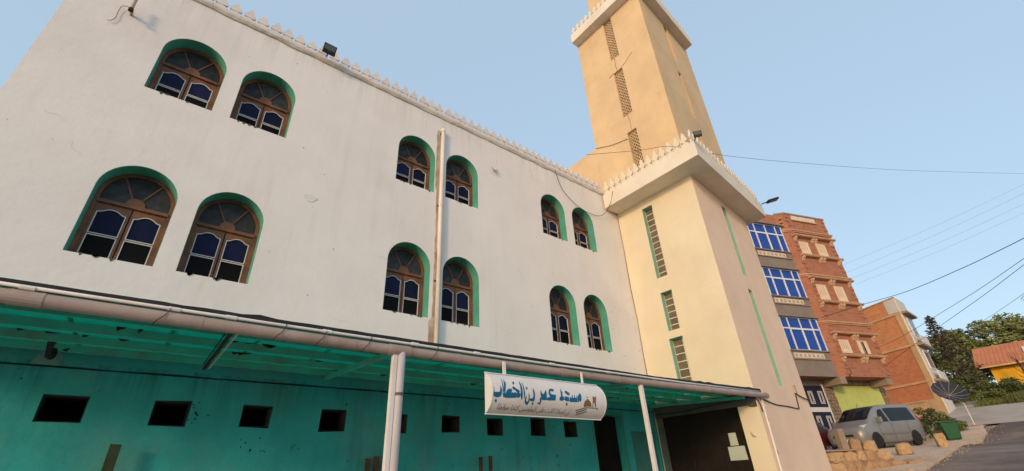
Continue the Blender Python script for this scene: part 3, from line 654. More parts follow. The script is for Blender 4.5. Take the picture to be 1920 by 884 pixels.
# ================================================================== signboard
LET = [[(3.797, 15.5), (3.8, 7.3), (3.8, -3.1), (3.891, -1.8), (3.899, 3.5), (3.915, 16.2), (3.93, 7.5), (3.933, 2.2), (3.923, -8.3), (3.907, -13.6), (3.885, -15.5), (3.823, -16.3), (3.792, -13.3), (3.784, -9.2), (3.791, 0.2)], [(3.837, -18.7), (3.857, -24.5), (3.848, -30.8), (3.818, -24.9)], [(3.967, 40.1), (3.971, 35.4), (3.966, 21.4), (3.962, 7.9), (3.956, -7.8), (3.969, -14.5), (3.957, -14.7), (3.942, -8.0), (3.945, 4.1), (3.949, 19.1)], [(4.005, 37.8), (4.013, 29.8), (4.025, 25.6), (4.001, 10.3), (3.986, -3.2), (3.97, -6.8), (3.962, 4.4), (3.977, 17.6)], [(3.955, -5.3), (3.996, -3.6), (4.016, 3.3), (4.049, 8.3), (4.104, 9.7), (4.114, 3.8), (4.097, -0.8), (4.133, -0.7), (4.182, 0.8), (4.188, -1.4), (4.194, -8.3), (4.184, -13.7), (4.019, -16.0), (3.977, -14.8), (3.955, -11.3)], [(4.122, 15.1), (4.148, 16.5), (4.213, 9.8), (4.253, 5.7), (4.243, -0.7), (4.206, -1.2), (4.173, 5.5), (4.127, 8.5)], [(4.179, 34.6), (4.187, 27.6), (4.151, 20.5), (4.143, 27.2)], [(4.192, -1.0), (4.255, -0.5), (4.262, -4.0), (4.256, -11.1), (4.206, -13.8), (4.193, -11.8)], [(4.281, 36.9), (4.3, 31.0), (4.308, 23.3), (4.306, 9.3), (4.304, -7.0), (4.297, -19.4), (4.276, -14.3), (4.263, -5.7), (4.271, 8.8), (4.276, 22.7)], [(4.339, 36.9), (4.345, 28.4), (4.345, 15.7), (4.349, 0.7), (4.345, -10.0), (4.335, -15.4), (4.323, -3.2), (4.324, 11.4), (4.329, 25.8)], [(4.391, 20.5), (4.415, 15.8), (4.387, 9.5), (4.376, 15.1)], [(4.513, 18.3), (4.532, 10.7), (4.54, -0.5), (4.532, -15.0), (4.514, -20.6), (4.438, -17.8), (4.434, -12.5), (4.494, -10.9), (4.506, -4.5), (4.502, 6.4)], [(4.423, 2.6), (4.433, -5.4), (4.434, -14.3), (4.433, -21.5), (4.414, -30.0), (4.383, -30.4), (4.352, -24.2), (4.346, -13.5), (4.366, -5.3), (4.376, -9.6), (4.371, -16.8), (4.389, -22.0), (4.41, -19.9), (4.416, -12.7), (4.414, -3.8)], [(4.496, -21.7), (4.524, -25.1), (4.51, -30.3), (4.481, -26.5)], [(4.63, -9.9), (4.662, -6.2), (4.67, -11.6), (4.66, -22.7), (4.634, -27.8), (4.574, -21.8), (4.62, -22.2), (4.637, -17.4)], [(4.66, 14.5), (4.681, 5.1), (4.698, 1.6), (4.73, 6.7), (4.77, 16.2), (4.776, 6.4), (4.769, -4.9), (4.779, -14.0), (4.75, -12.5), (4.718, -14.7), (4.677, -13.3), (4.656, -6.3), (4.645, 0.9)], [(4.845, 19.4), (4.885, 21.8), (4.943, 19.9), (4.921, 12.3), (4.868, 13.5), (4.847, 8.3), (4.876, 3.8), (4.963, 4.0), (4.947, -12.1), (4.784, -13.9), (4.774, -6.7), (4.837, -3.2), (4.809, 4.9), (4.823, 12.9)], [(5.091, 28.1), (5.097, 19.0), (5.113, 13.0), (5.099, 2.8), (5.129, -0.6), (5.132, -8.2), (5.101, -10.4), (5.066, -12.7), (5.03, -9.3), (5.039, -1.7), (5.064, 0.5), (5.073, 14.4)], [(5.169, 19.1), (5.219, 18.7), (5.271, 12.1), (5.245, 4.7), (5.199, 8.0), (5.168, 11.7)], [(5.145, 1.9), (5.234, 0.6), (5.242, -6.9), (5.238, -11.7), (5.172, -11.5), (5.136, -8.1)], [(5.188, -14.2), (5.213, -18.7), (5.195, -25.6), (5.171, -20.1)], [(5.251, 0.9), (5.299, -0.5), (5.317, 10.6), (5.328, -0.2), (5.35, -0.3), (5.371, 10.3), (5.38, -0.5), (5.403, 0.3), (5.423, 10.0), (5.425, 3.0), (5.419, -11.7), (5.248, -12.9)], [(5.434, 5.1), (5.472, 11.7), (5.512, 16.5), (5.523, 6.2), (5.516, -3.8), (5.489, -10.9), (5.467, -6.3), (5.452, -11.3), (5.425, -11.6)]]
LOGO = [[(5.576, -24.8), (5.571, -14.9), (5.596, -6.8), (5.655, 0.7), (5.713, -5.5), (5.741, -14.1), (5.748, -22.1), (5.657, -21.6)], [(5.635, 8.6), (5.652, 4.7), (5.692, 7.3), (5.661, 2.8), (5.64, 3.6)], [(5.409, -35.8), (5.63, -24.6), (5.904, -24.0), (5.902, -32.1), (5.876, -26.4), (5.634, -27.3), (5.424, -39.0)], [(5.441, -42.2), (5.651, -28.5), (5.656, -31.2), (5.455, -46.9)], [(5.456, -50.7), (5.666, -35.4), (5.671, -38.7), (5.47, -54.6)], [(5.781, 9.4), (5.811, 9.8), (5.815, 7.8), (5.848, 8.2), (5.859, 11.5), (5.872, 8.5), (5.847, -8.1), (5.861, -21.5), (5.837, -21.8), (5.815, -10.4), (5.791, -10.6), (5.786, -22.3), (5.77, -22.4), (5.777, -4.9)]]
SR, SY, SZ = .2925, 5.3925, 1.09
m_sign = M('sign_sheet', (.70, .665, .63), .55, .05, 1.5, .03, 20, stain_shade=(.55, .49, .45), samt=.5, sscale=1.2)
m_ink = M('blue_lettering', (.006, .12, .25), .6, .08, 6, 0)
m_ink2 = M('brown_lettering', (.20, .115, .045), .6, .1, 6, 0)
sign = thing('hanging_signboard', 'white curved signboard with blue Arabic lettering hanging from the canopy gutter', 'sign', (4.95, 5.28, .8))
def cyl(x, ph, d=0): a = R(ph); return (x, SY-(SR+d)*math.cos(a), SZ+(SR+d)*math.sin(a))
SX0, SX1 = 3.78, 6.10; n = 24; HA = 67.4
m = MB()
for i in range(n+1):
    ph = -HA+2*HA*i/n
    m.v += [cyl(SX0+.002, ph), cyl(SX1-.002, ph), cyl(SX1-.002, ph, -.006), cyl(SX0+.002, ph, -.006)]
for i in range(n):
    for j in range(4): m.f.append((i*4+j, (i+1)*4+j, (i+1)*4+(j+1) % 4, i*4+(j+1) % 4))
m.f += [(0, 1, 2, 3), (n*4, n*4+1, n*4+2, n*4+3)]
m.build('face', m_sign, sign, smooth=False)
m_edge = M('sign_edge', (.74, .72, .70), .4, .05, 4, 0)
for xe in (SX0-.012, SX1):
    pl = [cyl(xe, -HA+2*HA*i/n, .004) for i in range(n+1)]
    MB().prism(pl, (.012, 0, 0)).build('end_cap', m_edge, sign)
MB().box(SX0, SX1, 5.281, 5.287, .822, 1.358).build('back_plate', m_sign, sign)
MB().box(SX0-.013, SX1+.013, 5.262, 5.292, .806, .8195).box(SX0-.013, SX1+.013, 5.262, 5.292, 1.361, 1.372).build('edge_trim', m_edge, sign)
for xh, w_ in ((4.14, .05), (5.8, .035)):
    MB().box(xh-w_/2, xh+w_/2, 5.289, 5.31, 1.30, 1.56).build('hanger', m_wpipe, sign)
def curved(polys, d, name, mat):
    """letters cut from sheet: outline points (x, arc angle) laid proud of the curved face"""
    bm = bmesh.new()
    for pl in polys:
        vs = [bm.verts.new((x, ph*SR*math.pi/180, 0)) for x, ph in pl]
        tri = tessellate_polygon([[v.co for v in vs]])
        for t in tri:
            try: bm.faces.new([vs[i] for i in t])
            except ValueError: pass
    for _ in range(3):
        es = [e for e in bm.edges if abs(e.verts[0].co.y-e.verts[1].co.y) > .025]
        if not es: break
        bmesh.ops.subdivide_edges(bm, edges=es, cuts=1); bmesh.ops.triangulate(bm, faces=bm.faces[:])
    for v in bm.verts: v.co = cyl(v.co.x, v.co.y/SR*180/math.pi, d)
    me = bpy.data.meshes.new(name); bm.to_mesh(me); bm.free(); me.materials.append(mat)
    return me
ob = obj('lettering', curved(LET, .0025, 'lettering', m_ink), sign)
obj('emblem', curved(LOGO, .0025, 'emblem', m_ink2), sign)
AR = [0xFE87, 0xFEE5, 0x20, 0xFE8D, 0xFEDF, 0xFEBC, 0xFEFC, 0xFE93, 0x20, 0xFEDB, 0xFE8E, 0xFEE7, 0xFE96, 0x20, 0xFECB, 0xFEE0, 0xFEF0, 0x20, 0xFE8D, 0xFEDF, 0xFEE4, 0xFE86, 0xFEE3, 0xFEE8, 0xFEF4, 0xFEE6, 0x20, 0xFEDB, 0xFE98, 0xFE8E, 0xFE91, 0xFE8E, 0x20, 0xFEE3, 0xFEEE, 0xFED7, 0xFEEE, 0xFE97, 0xFE8E]
cv = bpy.data.curves.new('script_line', 'FONT'); cv.body = ''.join(chr(c) for c in reversed(AR)); cv.size = 1; cv.resolution_u = 3; cv.shear = .25
to = bpy.data.objects.new('script_line', cv); C.objects.link(to)
dg = bpy.context.evaluated_depsgraph_get(); me = bpy.data.meshes.new_from_object(to.evaluated_get(dg))
bpy.data.objects.remove(to); bpy.data.curves.remove(cv)
bm = bmesh.new(); bm.from_mesh(me); bpy.data.meshes.remove(me)
bmesh.ops.triangulate(bm, faces=bm.faces[:])
x0 = min(v.co.x for v in bm.verts); x1 = max(v.co.x for v in bm.verts); y0 = min(v.co.y for v in bm.verts); y1 = max(v.co.y for v in bm.verts)
isl = {}; k = 0
for v in bm.verts:
    if v in isl: continue
    st = [v]; isl[v] = k
    while st:
        q = st.pop()
        for e in q.link_edges:
            w = e.other_vert(q)
            if w not in isl: isl[w] = k; st.append(w)
    k += 1
for v in bm.verts:
    tx = (v.co.x-x0)/(x1-x0); tyy = (v.co.y-y0)/(y1-y0)
    v.co = cyl(3.90+tx*1.42, -57+tyy*24+(tx-.5)*-4, .002+.0006*(isl[v] % 3))
me = bpy.data.meshes.new('verse_line'); bm.to_mesh(me); bm.free(); me.materials.append(m_ink2); obj('verse_line', me, sign)

# ================================================================== pipe, lamps and small fittings on the walls
rp = thing('rainwater_pipe', 'tall beige rainwater pipe running down the white wall between arched windows', 'pipe', (4.65, 8.3, 1.8))
m_pipe = M('beige_pipe', (.74, .66, .60), .5, .08, 2, .05, 25, stain_shade=(.62, .52, .45), samt=.4, sscale=1.5)
MB().tube([(4.665, 8.325, 8.60), (4.672, 8.325, 6.2), (4.70, 8.325, 1.86)], .052, 16).build('pipe', m_pipe, rp, smooth=True)
MB().tube([(4.664, 8.325, 8.64), (4.665, 8.325, 8.56)], .062, 16).build('collar', m_pipe, rp)
MB().tube([(4.672, 8.325, 6.17), (4.672, 8.325, 6.13)], .060, 16).build('collar', m_pipe, rp)
for zc in (8.5, 6.15, 4.1):
    MB().box(4.60, 4.75, 8.375, 8.398, zc-.015, zc+.015).build('clamp', M('rusty_clamp', (.12, .09, .08), .7), rp)
m_stain = M('damp_stain', (.42, .31, .22), .95, .3, 4, .35, 18, stain_shade=(.62, .55, .48), samt=.9, sscale=3)
dm = MB(); N = 60; L_, R_ = [], []
for i in range(N+1):
    z = 8.62-6.75*i/N; w_ = (.075 if z > 6.6 else (.03 if z > 3.2 else .10))+.025*noise.noise((0, 0, z*4)); L_.append((4.60-w_+(.0 if z > 6 else .02), z)); R_.append((4.635 if z > 5 else 4.66, z))
for i in range(N+1): dm.v += [(L_[i][0], 8.398, L_[i][1]), (R_[i][0], 8.398, R_[i][1])]
for i in range(N): dm.f.append((2*i, 2*i+1, 2*i+3, 2*i+2))
o = dm.build('damp_stain', m_stain, mosque)

def flood(name, label, loc, rz, tilt, sz, arm=None):
    t = thing(name, label, 'floodlight', loc, rz, local=True)
    MB().box(-sz/2, sz/2, -.035, .02, 0, sz*.82).build('housing', m_black, t, bevel=.008).rotation_euler = (tilt, 0, 0)
    MB().box(-sz*.42, sz*.42, -.041, -.036, sz*.3, sz*.76).build('glass', M('flood_glass', (.10, .115, .11), .25, .1, 3, 0, spec=.5), t).rotation_euler = (tilt, 0, 0)
    MB().box(-sz*.12, sz*.12, -.05, -.036, sz*.1, sz*.22).build('sensor', M('dark_grey', (.04, .04, .045), .6), t).rotation_euler = (tilt, 0, 0)
    if arm: MB().tube(arm, .015, 8).build('arm', m_black, t)
    return t
flood('floodlight', 'black square floodlight standing among the parapet merlons of the white wall', (1.36, 8.14, 9.14), 0, R(28), .29, [(0, .02, .1), (0, .1, .06), (0, .14, .05)])
flood('floodlight', 'black floodlight clamped on the corner of the white minaret slab', (11.36, 4.42, 9.0), R(-55), R(22), .24, [(0, .02, .1), (-.05, .15, .08), (-.1, .26, .03)])
sl3 = thing('slab_lamp', 'dark arm lamp sticking out past the street end of the minaret slab', 'lamp', (B.x-.1, B.y-.02, 9.0))
q0 = Vector((B.x-.12, B.y-.05, 8.98)); q1 = q0+Vector((.22, -.18, .10))
MB().tube([q0, q0+Vector((.1, -.08, .05)), q1], .02, 8).build('arm', m_black, sl3)
m = MB(); m.box(-.04, .40, -.11, .11, -.035, .035); hd = m.build('head', m_black, sl3, bevel=.01, loc=q1, rot=(0, R(-14), R(-42)))
MB().box(.02, .36, -.09, .09, -.041, -.036).build('glass', M('flood_glass', (.10, .115, .11), .25), hd)

br = thing('wall_bracket', 'short rusty pipe stub with a loose wire high on the white wall', 'bracket', (-2.03, 8.3, 8))
m_stub = M('stub_metal', (.42, .33, .26), .8, .15, 5, .2)
MB().tube([(-2.03, 8.41, 7.99), (-2.03, 8.30, 8.0), (-2.035, 8.24, 8.02), (-2.045, 8.24, 8.30)], .028, 8).build('stub', m_stub, br)
MB().tube([(-2.035, 8.235, 7.98), (-2.03, 8.235, 7.93)], .04, 8).build('rusty_end', m_rust, br)
MB().tube(smooth_path([(-2.04, 8.32, 8.05), (-2.10, 8.34, 8.10), (-2.19, 8.36, 8.07), (-2.20, 8.37, 7.9), (-2.19, 8.37, 7.75), (-2.23, 8.37, 7.64), (-2.27, 8.37, 7.63)]), .006, 5).build('wire', M('brown_wire', (.22, .15, .11), .8), br)
tw = MB(); rt_ = random.Random(5)
for q in range(7):
    a = rt_.uniform(0, 6.28); e_ = Vector((math.cos(a)*.14, -rt_.uniform(.02, .1), math.sin(a)*.16+.03)); p = Vector((6.45, 8.39, 8.05))
    tw.tube([p, p+e_*.5+Vector((0, -.02, -.01)), p+e_], .012, 5, r1=.004)
tag(tw.build('dry_twig', M('dry_twig', (.30, .2, .11), .9)), 'tuft of dry twigs growing out of the white wall', 'twig')
crk = MB()
rings = [(.62*8.4*0+3.02, 5.36)]
m_chip = M('plaster_chip', (.70, .67, .65), .9, .1, 6, .4, 20)
ch = MB(); cx_, cz_ = 1.68, 5.27
pts = [(cx_+.13*math.cos(t)*(1+.2*math.sin(3*t)), 8.3985, cz_+.085*math.sin(t)*(1+.15*math.cos(4*t))) for t in [i*.45 for i in range(14)]]
ch.prism(pts, (0, -.006, 0)); ch.build('plaster_chip', m_chip, mosque, bevel=.003)

m_paper = M('paper', (.50, .56, .52), .8, .08, 3, .05)
def paper(y0, y1, z0, z1, label, x=12.43, skew=0):
    tag(MB().prism([(x, y1, z0), (x, y0, z0+skew), (x, y0+.01, z1+skew), (x, y1-.01, z1)], (-.003, 0, 0)).build('paper_notice', m_paper), label, 'notice')
paper(6.23, 6.45, .53, .83, 'upright pale paper notice on the dark entrance door, above a wider sheet', 12.432)
paper(6.08, 6.545, .19, .51, 'wide pale paper notice on the dark entrance door, below a smaller sheet', 12.428)
cp_ = MB(); cp_.v = [(12.146, 5.72, .82), (12.146, 5.70, .68), (12.11, 5.56, .66), (12.10, 5.63, .71), (12.143, 5.72, .82), (12.142, 5.70, .678), (12.106, 5.56, .658), (12.096, 5.63, .708)]
cp_.f = [(0, 1, 3), (1, 2, 3), (4, 7, 5), (5, 7, 6), (0, 3, 7, 4), (3, 2, 6, 7), (2, 1, 5, 6), (1, 0, 4, 5)]
tag(cp_.build('torn_paper', m_paper), 'scrap of torn paper peeling off the cream entrance pillar', 'paper')

# conduits on the minaret front
fc = thing('wall_cable', 'black cable clipped across the beige minaret front to a small bracket', 'cable', onF(2, 1.4))
f_ = lambda s, z, o=.012: onF(s, z, o)
MB().tube(smooth_path([f_(.15, 1.57), f_(.8, 1.50), f_(1.35, 1.46), f_(2.3, 1.475), f_(3.2, 1.47), f_(3.3, 1.55), f_(3.38, 1.8), f_(3.42, 2.0)]), .017, 6).build('cable', m_black, fc)
MB().tube(smooth_path([f_(3.42, 2.02), f_(3.5, 1.9, .03), f_(3.9, 1.84, .04), f_(4.4, 1.80, .05), f_(4.6, 1.80, .05)]), .018, 6).build('cable', m_black, fc)
MB().box(-.06, .06, -.05, .01, -.12, .12).build('bracket', m_stub, fc, loc=f_(3.42, 2.04), rot=(0, 0, TA))
cd = thing('corner_conduit', 'white conduit with rusty chips running down the minaret corner below the gutter', 'conduit', onF(.2, -.5))
MB().tube([f_(.26, 1.56, .03), f_(.23, 1.2, .03), f_(.2, .6, .03), f_(.14, -.2, .03), f_(.12, -1.0, .03)], .026, 10).build('pipe', m_wpipe, cd, smooth=True)
for z in (1.1, .35, -.1): MB().tube([f_(.232-.03*(1.1-z), z, .03), f_(.232-.03*(1.1-z), z-.09, .03)], .0275, 10).build('rust_chip', m_rust, cd)

m_hair = M('hairline_crack', (.64, .59, .555), .95, .3, 6, 0)
hr = MB(); rc = random.Random(17)
def hair(x, z, ang, L, w=.0028, n=14):
    p = Vector((x, 8.3988, z)); pts = [p]
    for _ in range(n):
        ang += rc.uniform(-.55, .55); p = p+Vector((math.cos(ang), 0, math.sin(ang)))*L/n; pts.append(p)
    for i, (a, b_) in enumerate(zip(pts, pts[1:])):
        d = (b_-a).normalized(); u = Vector((-d.z, 0, d.x))*w*rc.uniform(.4, 1.1); hr.prism([a+u, b_+u, b_-u, a-u], (0, -.0015, 0))
for q in ((-2.35, 5.4, -.9, .3), (-1.9, 5.0, -1.2, .3), (3.1, 4.4, -.3, .35), (4.55, 4.6, 0.2, .25), (7.2, 5.2, -1.4, .6), (6.6, 3.1, .4, .3), (11.2, 4.5, -1.5, .9), (11.5, 7.4, -1.7, .8), (1.4, 8.6, -1.3, .5), (7.9, 8.7, -1.5, .5), (2.45, 2.9, -.5, .4)): hair(*q)
hr.build('hairline_crack', m_hair, mosque)['kind'] = 'stuff'
sp_ = MB()
for _ in range(55):                                  # small dark pocks and flaked spots of the render
    x_, z_ = (rc.uniform(10.6, 12.1), rc.uniform(2.3, 5.5)) if rc.random() < .5 else (rc.uniform(-2.7, 12), rc.uniform(2.3, 9)); r__ = rc.uniform(.005, .02)
    if any(a-.1 < x_ < b_+.1 and (3.1 < z_ < 5 or 6.4 < z_ < 8.2) for a, b_ in WX): continue
    sp_.prism([(x_+r__*rc.uniform(.4, 1)*math.cos(t*1.05), 8.3988, z_+r__*1.6*rc.uniform(.4, 1)*math.sin(t*1.05)) for t in range(6)], (0, -.0012, 0))
sp_.build('render_pock', M('pock', (.33, .26, .21), .95), mosque)['kind'] = 'stuff'
st_ = MB()
for _ in range(40):                                  # scuffs and flaked paint on the teal wall
    x_, z_ = rc.uniform(-1.6, 9.2), rc.uniform(.2, 1.55); r__ = rc.uniform(.006, .03)
    if any(a-.06 < x_ < b_+.06 and .8 < z_ < 1.3 for a, b_ in HX): continue
    st_.prism([(x_+r__*rc.uniform(.3, 1)*math.cos(t*1.05), 8.3988, z_+r__*rc.uniform(.4, 1.2)*math.sin(t*1.05)) for t in range(6)], (0, -.0012, 0))
for k, (hx, hz1) in enumerate(((.70, 1.2), (.72, 1.05), (.68, .98), (1.42, .68), (1.72, .6), (2.2, .62))):
    for _ in range(3):
        x_, z_ = hx+rc.uniform(-.04, .07), hz1+rc.uniform(-.05, .05); r__ = rc.uniform(.008, .026); st_.prism([(x_+r__*rc.uniform(.3, 1)*math.cos(t*1.05), 8.3988, z_+r__*rc.uniform(.4, 1.2)*math.sin(t*1.05)) for t in range(6)], (0, -.0014, 0))
st_.build('paint_flake', M('flake_dark', (.015, .05, .048), .95, .4, 8), mosque)['kind'] = 'stuff'
# ================================================================== brick apartment building up the street
m_brick = brick_mat('red_brick', (.42, .165, .095), (.32, .12, .075), (.36, .225, .155), damt=.6, dirt=(.33, .185, .125))
m_brickp = M('brick_render', (.40, .165, .10), .9, .14, 1.2, .25, 14, stain_shade=(.40, .20, .13), samt=.6, sscale=.8)
m_grey = M('grey_render', (.245, .20, .165), .9, .12, 1, .25, 18, stain_shade=(.17, .135, .11), samt=.5, sscale=.8)
m_conc = M('concrete', (.30, .225, .165), .9, .12, 1.5, .25, 18)
m_ornam = M('cast_ornament', (.50, .29, .18), .85, .15, 3, .2, 20, stain_shade=(.32, .17, .10), samt=.5, sscale=2)
m_frieze = M('pale_frieze', (.66, .56, .45), .85, .1, 3, .1)
m_shut = M('cream_shutter', (.72, .56, .40), .75, .08, 4, .1)
m_alu = M('white_aluminium', (.74, .74, .76), .4, .04, 3, 0)
m_bglass = M('blue_tint_glass', (.012, .062, .34), .3, .12, 1.2, .02, 3, spec=.3)
m_stone = M('split_stone', (.26, .19, .13), .9, .35, 6, .5, 12, stain_shade=(.13, .10, .08), samt=.7, sscale=5)
m_garage = M('lime_garage_paint', (.50, .55, .165), .6, .1, .8, .05, 20, stain_shade=(.34, .50, .16), samt=.8, sscale=.35)
m_navy = M('navy_door_paint', (.012, .013, .035), .5, .15, 4, 0)
m_wht = M('door_white', (.66, .62, .60), .6, .05, 5, 0)
BZ = .6
apt = thing('brick_apartment_building', 'four storey red brick apartment building with blue bay windows and a lime garage', 'building', (33.09, 9.2, BZ), R(-20), local=True)
PINV[apt.name] = Matrix.Translation((0, 0, -BZ))
T = .35
# upper body footprint with canted corner; solid prism from slab to parapet
foot = [(-6.2, 0), (-.42, 0), (.16, -T), (4.02, -T), (4.02, 7), (-6.2, 7)]
MB().prism([(x, y, 4.56) for x, y in foot], (0, 0, 16.05-4.56)).build('upper_wall', m_brick, apt)
MB().prism([(x, y, 0) for x, y in [(-6.2, .9), (3.9, .9), (3.9, 6.9), (-6.2, 6.9)]], (0, 0, 4.555)).build('ground_floor_wall', m_grey, apt)
def band(name, z0, z1, out, mat, x0=-.40, x1=4.02):
    pl = [(x0, 0), (x0, -out), (-.42+.0, -out), (.16-out*.3, -T-out), (x1+out, -T-out), (x1+out, -T+.6), (x1+.001, -T+.6), (x1+.001, -T-.001), (.16, -T-.001), (-.42, -.001)]
    pl = [(-.44, -.002), (-.44, -out), (.16-out*.25, -T-out), (x1+out, -T-out), (x1+out, .6), (x1+.002, .6), (x1+.002, -T-.002), (.159, -T-.002)]
    return MB().prism([(x, y, z0) for x, y in pl], (0, 0, z1-z0)).build(name, mat, apt)
band('parapet_coping', 16.05, 16.16, .05, m_conc)
for zc in (14.75, 11.31, 8.03):
    band('cornice', zc-.10, zc, .13, m_ornam); band('cornice', zc-.19, zc-.102, .07, m_ornam)
MB().box(.72, 3.02, -T-.05, -T-.002, 15.62, 15.96).build('plaque', m_frieze, apt)
MB().box(.66, 3.08, -T-.1, -T-.052+.05, 15.53, 15.615).build('plaque_sill', m_ornam, apt)
for zq in (15.6, 15.0, 15.3): MB().box(-.30, -.16, -.30, -.05, zq, zq+.12).build('quoin_block', m_ornam, apt)
CS = [.18, 1.80, 2.08, 3.60]
corb = MB().prism([(0, 0, 0), (0, -.22, 0), (0, -.22, -.10), (0, -.18, -.16), (0, -.13, -.18), (0, -.12, -.26), (0, -.05, -.34), (0, 0, -.36)], (.17, 0, 0)).mesh('corbel', M('corbel_cast', (.60, .40, .26), .85, .12, 4, .2, 20))
for hz0, st, sb, sz in ((14.27, 13.76, 12.88, 12.74), (11.06, 10.5, 9.5, 9.38), (7.28, 6.76, 5.98, 5.87)):
    MB().prism([(.05, -T-.002, hz0-.12), (.05, -T-.27, hz0-.12), (.05, -T-.31, hz0-.06), (.05, -T-.31, hz0), (.05, -T-.002, hz0+.05)], (3.95, 0, 0)).build('window_hood', m_ornam, apt)
    MB().prism([(.10, -T-.002, sz-.14), (.10, -T-.22, sz-.14), (.10, -T-.27, sz-.07), (.10, -T-.27, sz), (.10, -T-.002, sz+.02)], (3.9, 0, 0)).build('window_sill', m_ornam, apt)
    for x in CS:
        obj('corbel', corb, apt, (x, -T-.003, hz0-.121)); obj('corbel', corb, apt, (x, -T-.003, sz-.141))
    for ww, (x0, x1) in enumerate(((.54, 1.26), (2.16, 2.88))):
        op = (hz0 < 8 and ww == 1)
        w = MB().box(x0-.06, x0, -T-.06, -T-.002, sb, st).box(x1, x1+.06, -T-.06, -T-.002, sb, st).box(x0-.06, x1+.06, -T-.06, -T-.002, st+.001, st+.06).build('window', m_shut, apt)
        if op:
            MB().box(x0+.18, x1-.22, -T-.02, -T-.004, sb, st-.002).build('pane', m_dark_glass, w)
            MB().box(x0+.002, x0+.2, -T-.05, -T-.03, sb, st-.002).build('shutter', m_shut, w)
            MB().box(x1-.22, x1-.002, -T-.05, -T-.03, sb, st-.002).build('shutter', m_shut, w)
            for q in (.27, .36): MB().box(x0+q, x0+q+.02, -T-.028, -T-.021, sb, st-.003).build('glazing_bar', m_shut, w)
        else:
            sh = MB().box(x0+.002, x1-.002, -T-.045, -T-.02, sb, st-.002); w2 = sh.build('shutter', m_shut, w)
            for q in range(4):
                xx = x0+.06+q*(x1-x0-.1)/4; MB().box(xx, xx+.03, -T-.052, -T-.046, sb+.3*(st-sb), st-.08).build('shutter_groove', M('shutter_shadow', (.42, .28, .2), .8), w)  # darker strips paint the shade of grooves onto the flat shutter
    # quoin stones along the canted edge and right edge
qn = MB().box(0, .28, -.05, 0, 0, .13).mesh('quoin_block', m_brickp)
for k in range(34):
    z = 4.7+k*.335
    obj('quoin_block', qn, apt, (.10+(.06 if k % 2 else 0), -T-.001, z)); obj('quoin_block', qn, apt, (3.60+(.1 if k % 2 else 0), -T-.001, z))
# grey bay with blue windows
for z0, z1 in ((4.56, 6.03), (8.17, 9.50), (11.53, 12.86)):
    MB().box(-4.2, -.43, -.16, -.002, z0, z1).build('bay_panel', m_grey, apt)
    MB().box(-4.25, -.40, -.26, -.003, z1-.01, z1+.06).build('bay_sill', m_grey, apt)
    fz = z1-.42
    MB().box(-3.4, -.98, -.20, -.162, fz, fz+.30).build('frieze', m_frieze, apt)
    fo = [o for o in apt.children if o.name.startswith('frieze')][-1]
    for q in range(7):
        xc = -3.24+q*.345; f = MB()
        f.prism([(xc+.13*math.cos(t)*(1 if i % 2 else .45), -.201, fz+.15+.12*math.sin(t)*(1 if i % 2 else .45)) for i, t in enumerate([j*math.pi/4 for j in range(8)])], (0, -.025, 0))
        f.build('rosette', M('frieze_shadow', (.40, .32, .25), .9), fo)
    MB().box(-3.5, -.55, -.24, -.163, fz-.09, fz-.03).build('frieze_ledge', m_conc, apt)
for z0, z1 in ((6.06, 8.14), (9.53, 11.5), (12.90, 14.96)):
    xs_ = [-4.1, -3.52, -2.93, -1.95, -1.02, -.45]; zt = z1-(z1-z0)*.34; lp = []; F_ = .045
    for i, (a, b_) in enumerate(zip(xs_, xs_[1:])):
        for (c, d) in ((z0, zt), (zt, z1)):
            e = F_*1.7 if i in (2, 3) and c == z0 else F_
            lp.append([(a+e*.7, c+e), (b_-e*.7, c+e), (b_-e*.7, d-e*.8), (a+e*.7, d-e*.8)])
    fr = holed([(-4.12, z0), (-.43, z0), (-.43, z1), (-4.12, z1)], lp, lambda x, z: (x, -.17, z), (0, .10, 0)).build('bay_window', m_alu, apt)
    for q in lp: MB().box(q[0][0], q[1][0], -.12, -.105, q[0][1], q[2][1]).build('pane', m_bglass, fr)
    MB().box(-4.3, -.38, -.34, -.003, z1+.01, z1+.10).build('bay_hood', m_grey, apt)
# slab edge beams, ground floor
for xb, xe in ((-.52, -.02), (3.45, 3.9)): MB().box(xb, xe, -.30, .88, 4.13, 4.555).build('support_beam', m_conc, apt, bevel=.03)
gd = MB().box(.12, 4.2, .86, .895, .3, 4.26).build('garage_door', m_garage, apt)
for k in range(6): MB().box(.15+k*.68, .15+k*.68+.64, .846, .859, .35, 4.24).build('door_leaf', m_garage, gd)
rs = random.Random(21)
def cladding(x0, x1, z0, z1):
    z = z0
    while z < z1-.05:
        x = x0; h = rs.uniform(.14, .24)
        while x < x1-.05:
            w_ = min(rs.uniform(.16, .34), x1-x); d = rs.uniform(.05, .10)
            j = lambda: rs.uniform(-.02, .02)
            MB().prism([(x+.012+j(), .895, z+.012), (x+w_-.012, .895, z+.01+j()), (x+w_-.012+j(), .895, min(z+h, z1)-.012), (x+.012, .895, min(z+h, z1)-.012+j())], (0, -d, 0)).build('stone', m_stone, apt)
            x += w_
        z += h
cladding(-.72, .10, .3, 4.1); cladding(4.22, 4.62, .3, 4.2); cladding(.10, 4.22, 4.28, 4.5)
nd = MB().box(-2.35, -.80, .84, .893, .3, 4.22).build('entrance_door', m_navy, apt)
MB().box(-2.33, -.82, .825, .839, 2.72, 2.98).build('white_rail', m_wht, nd)
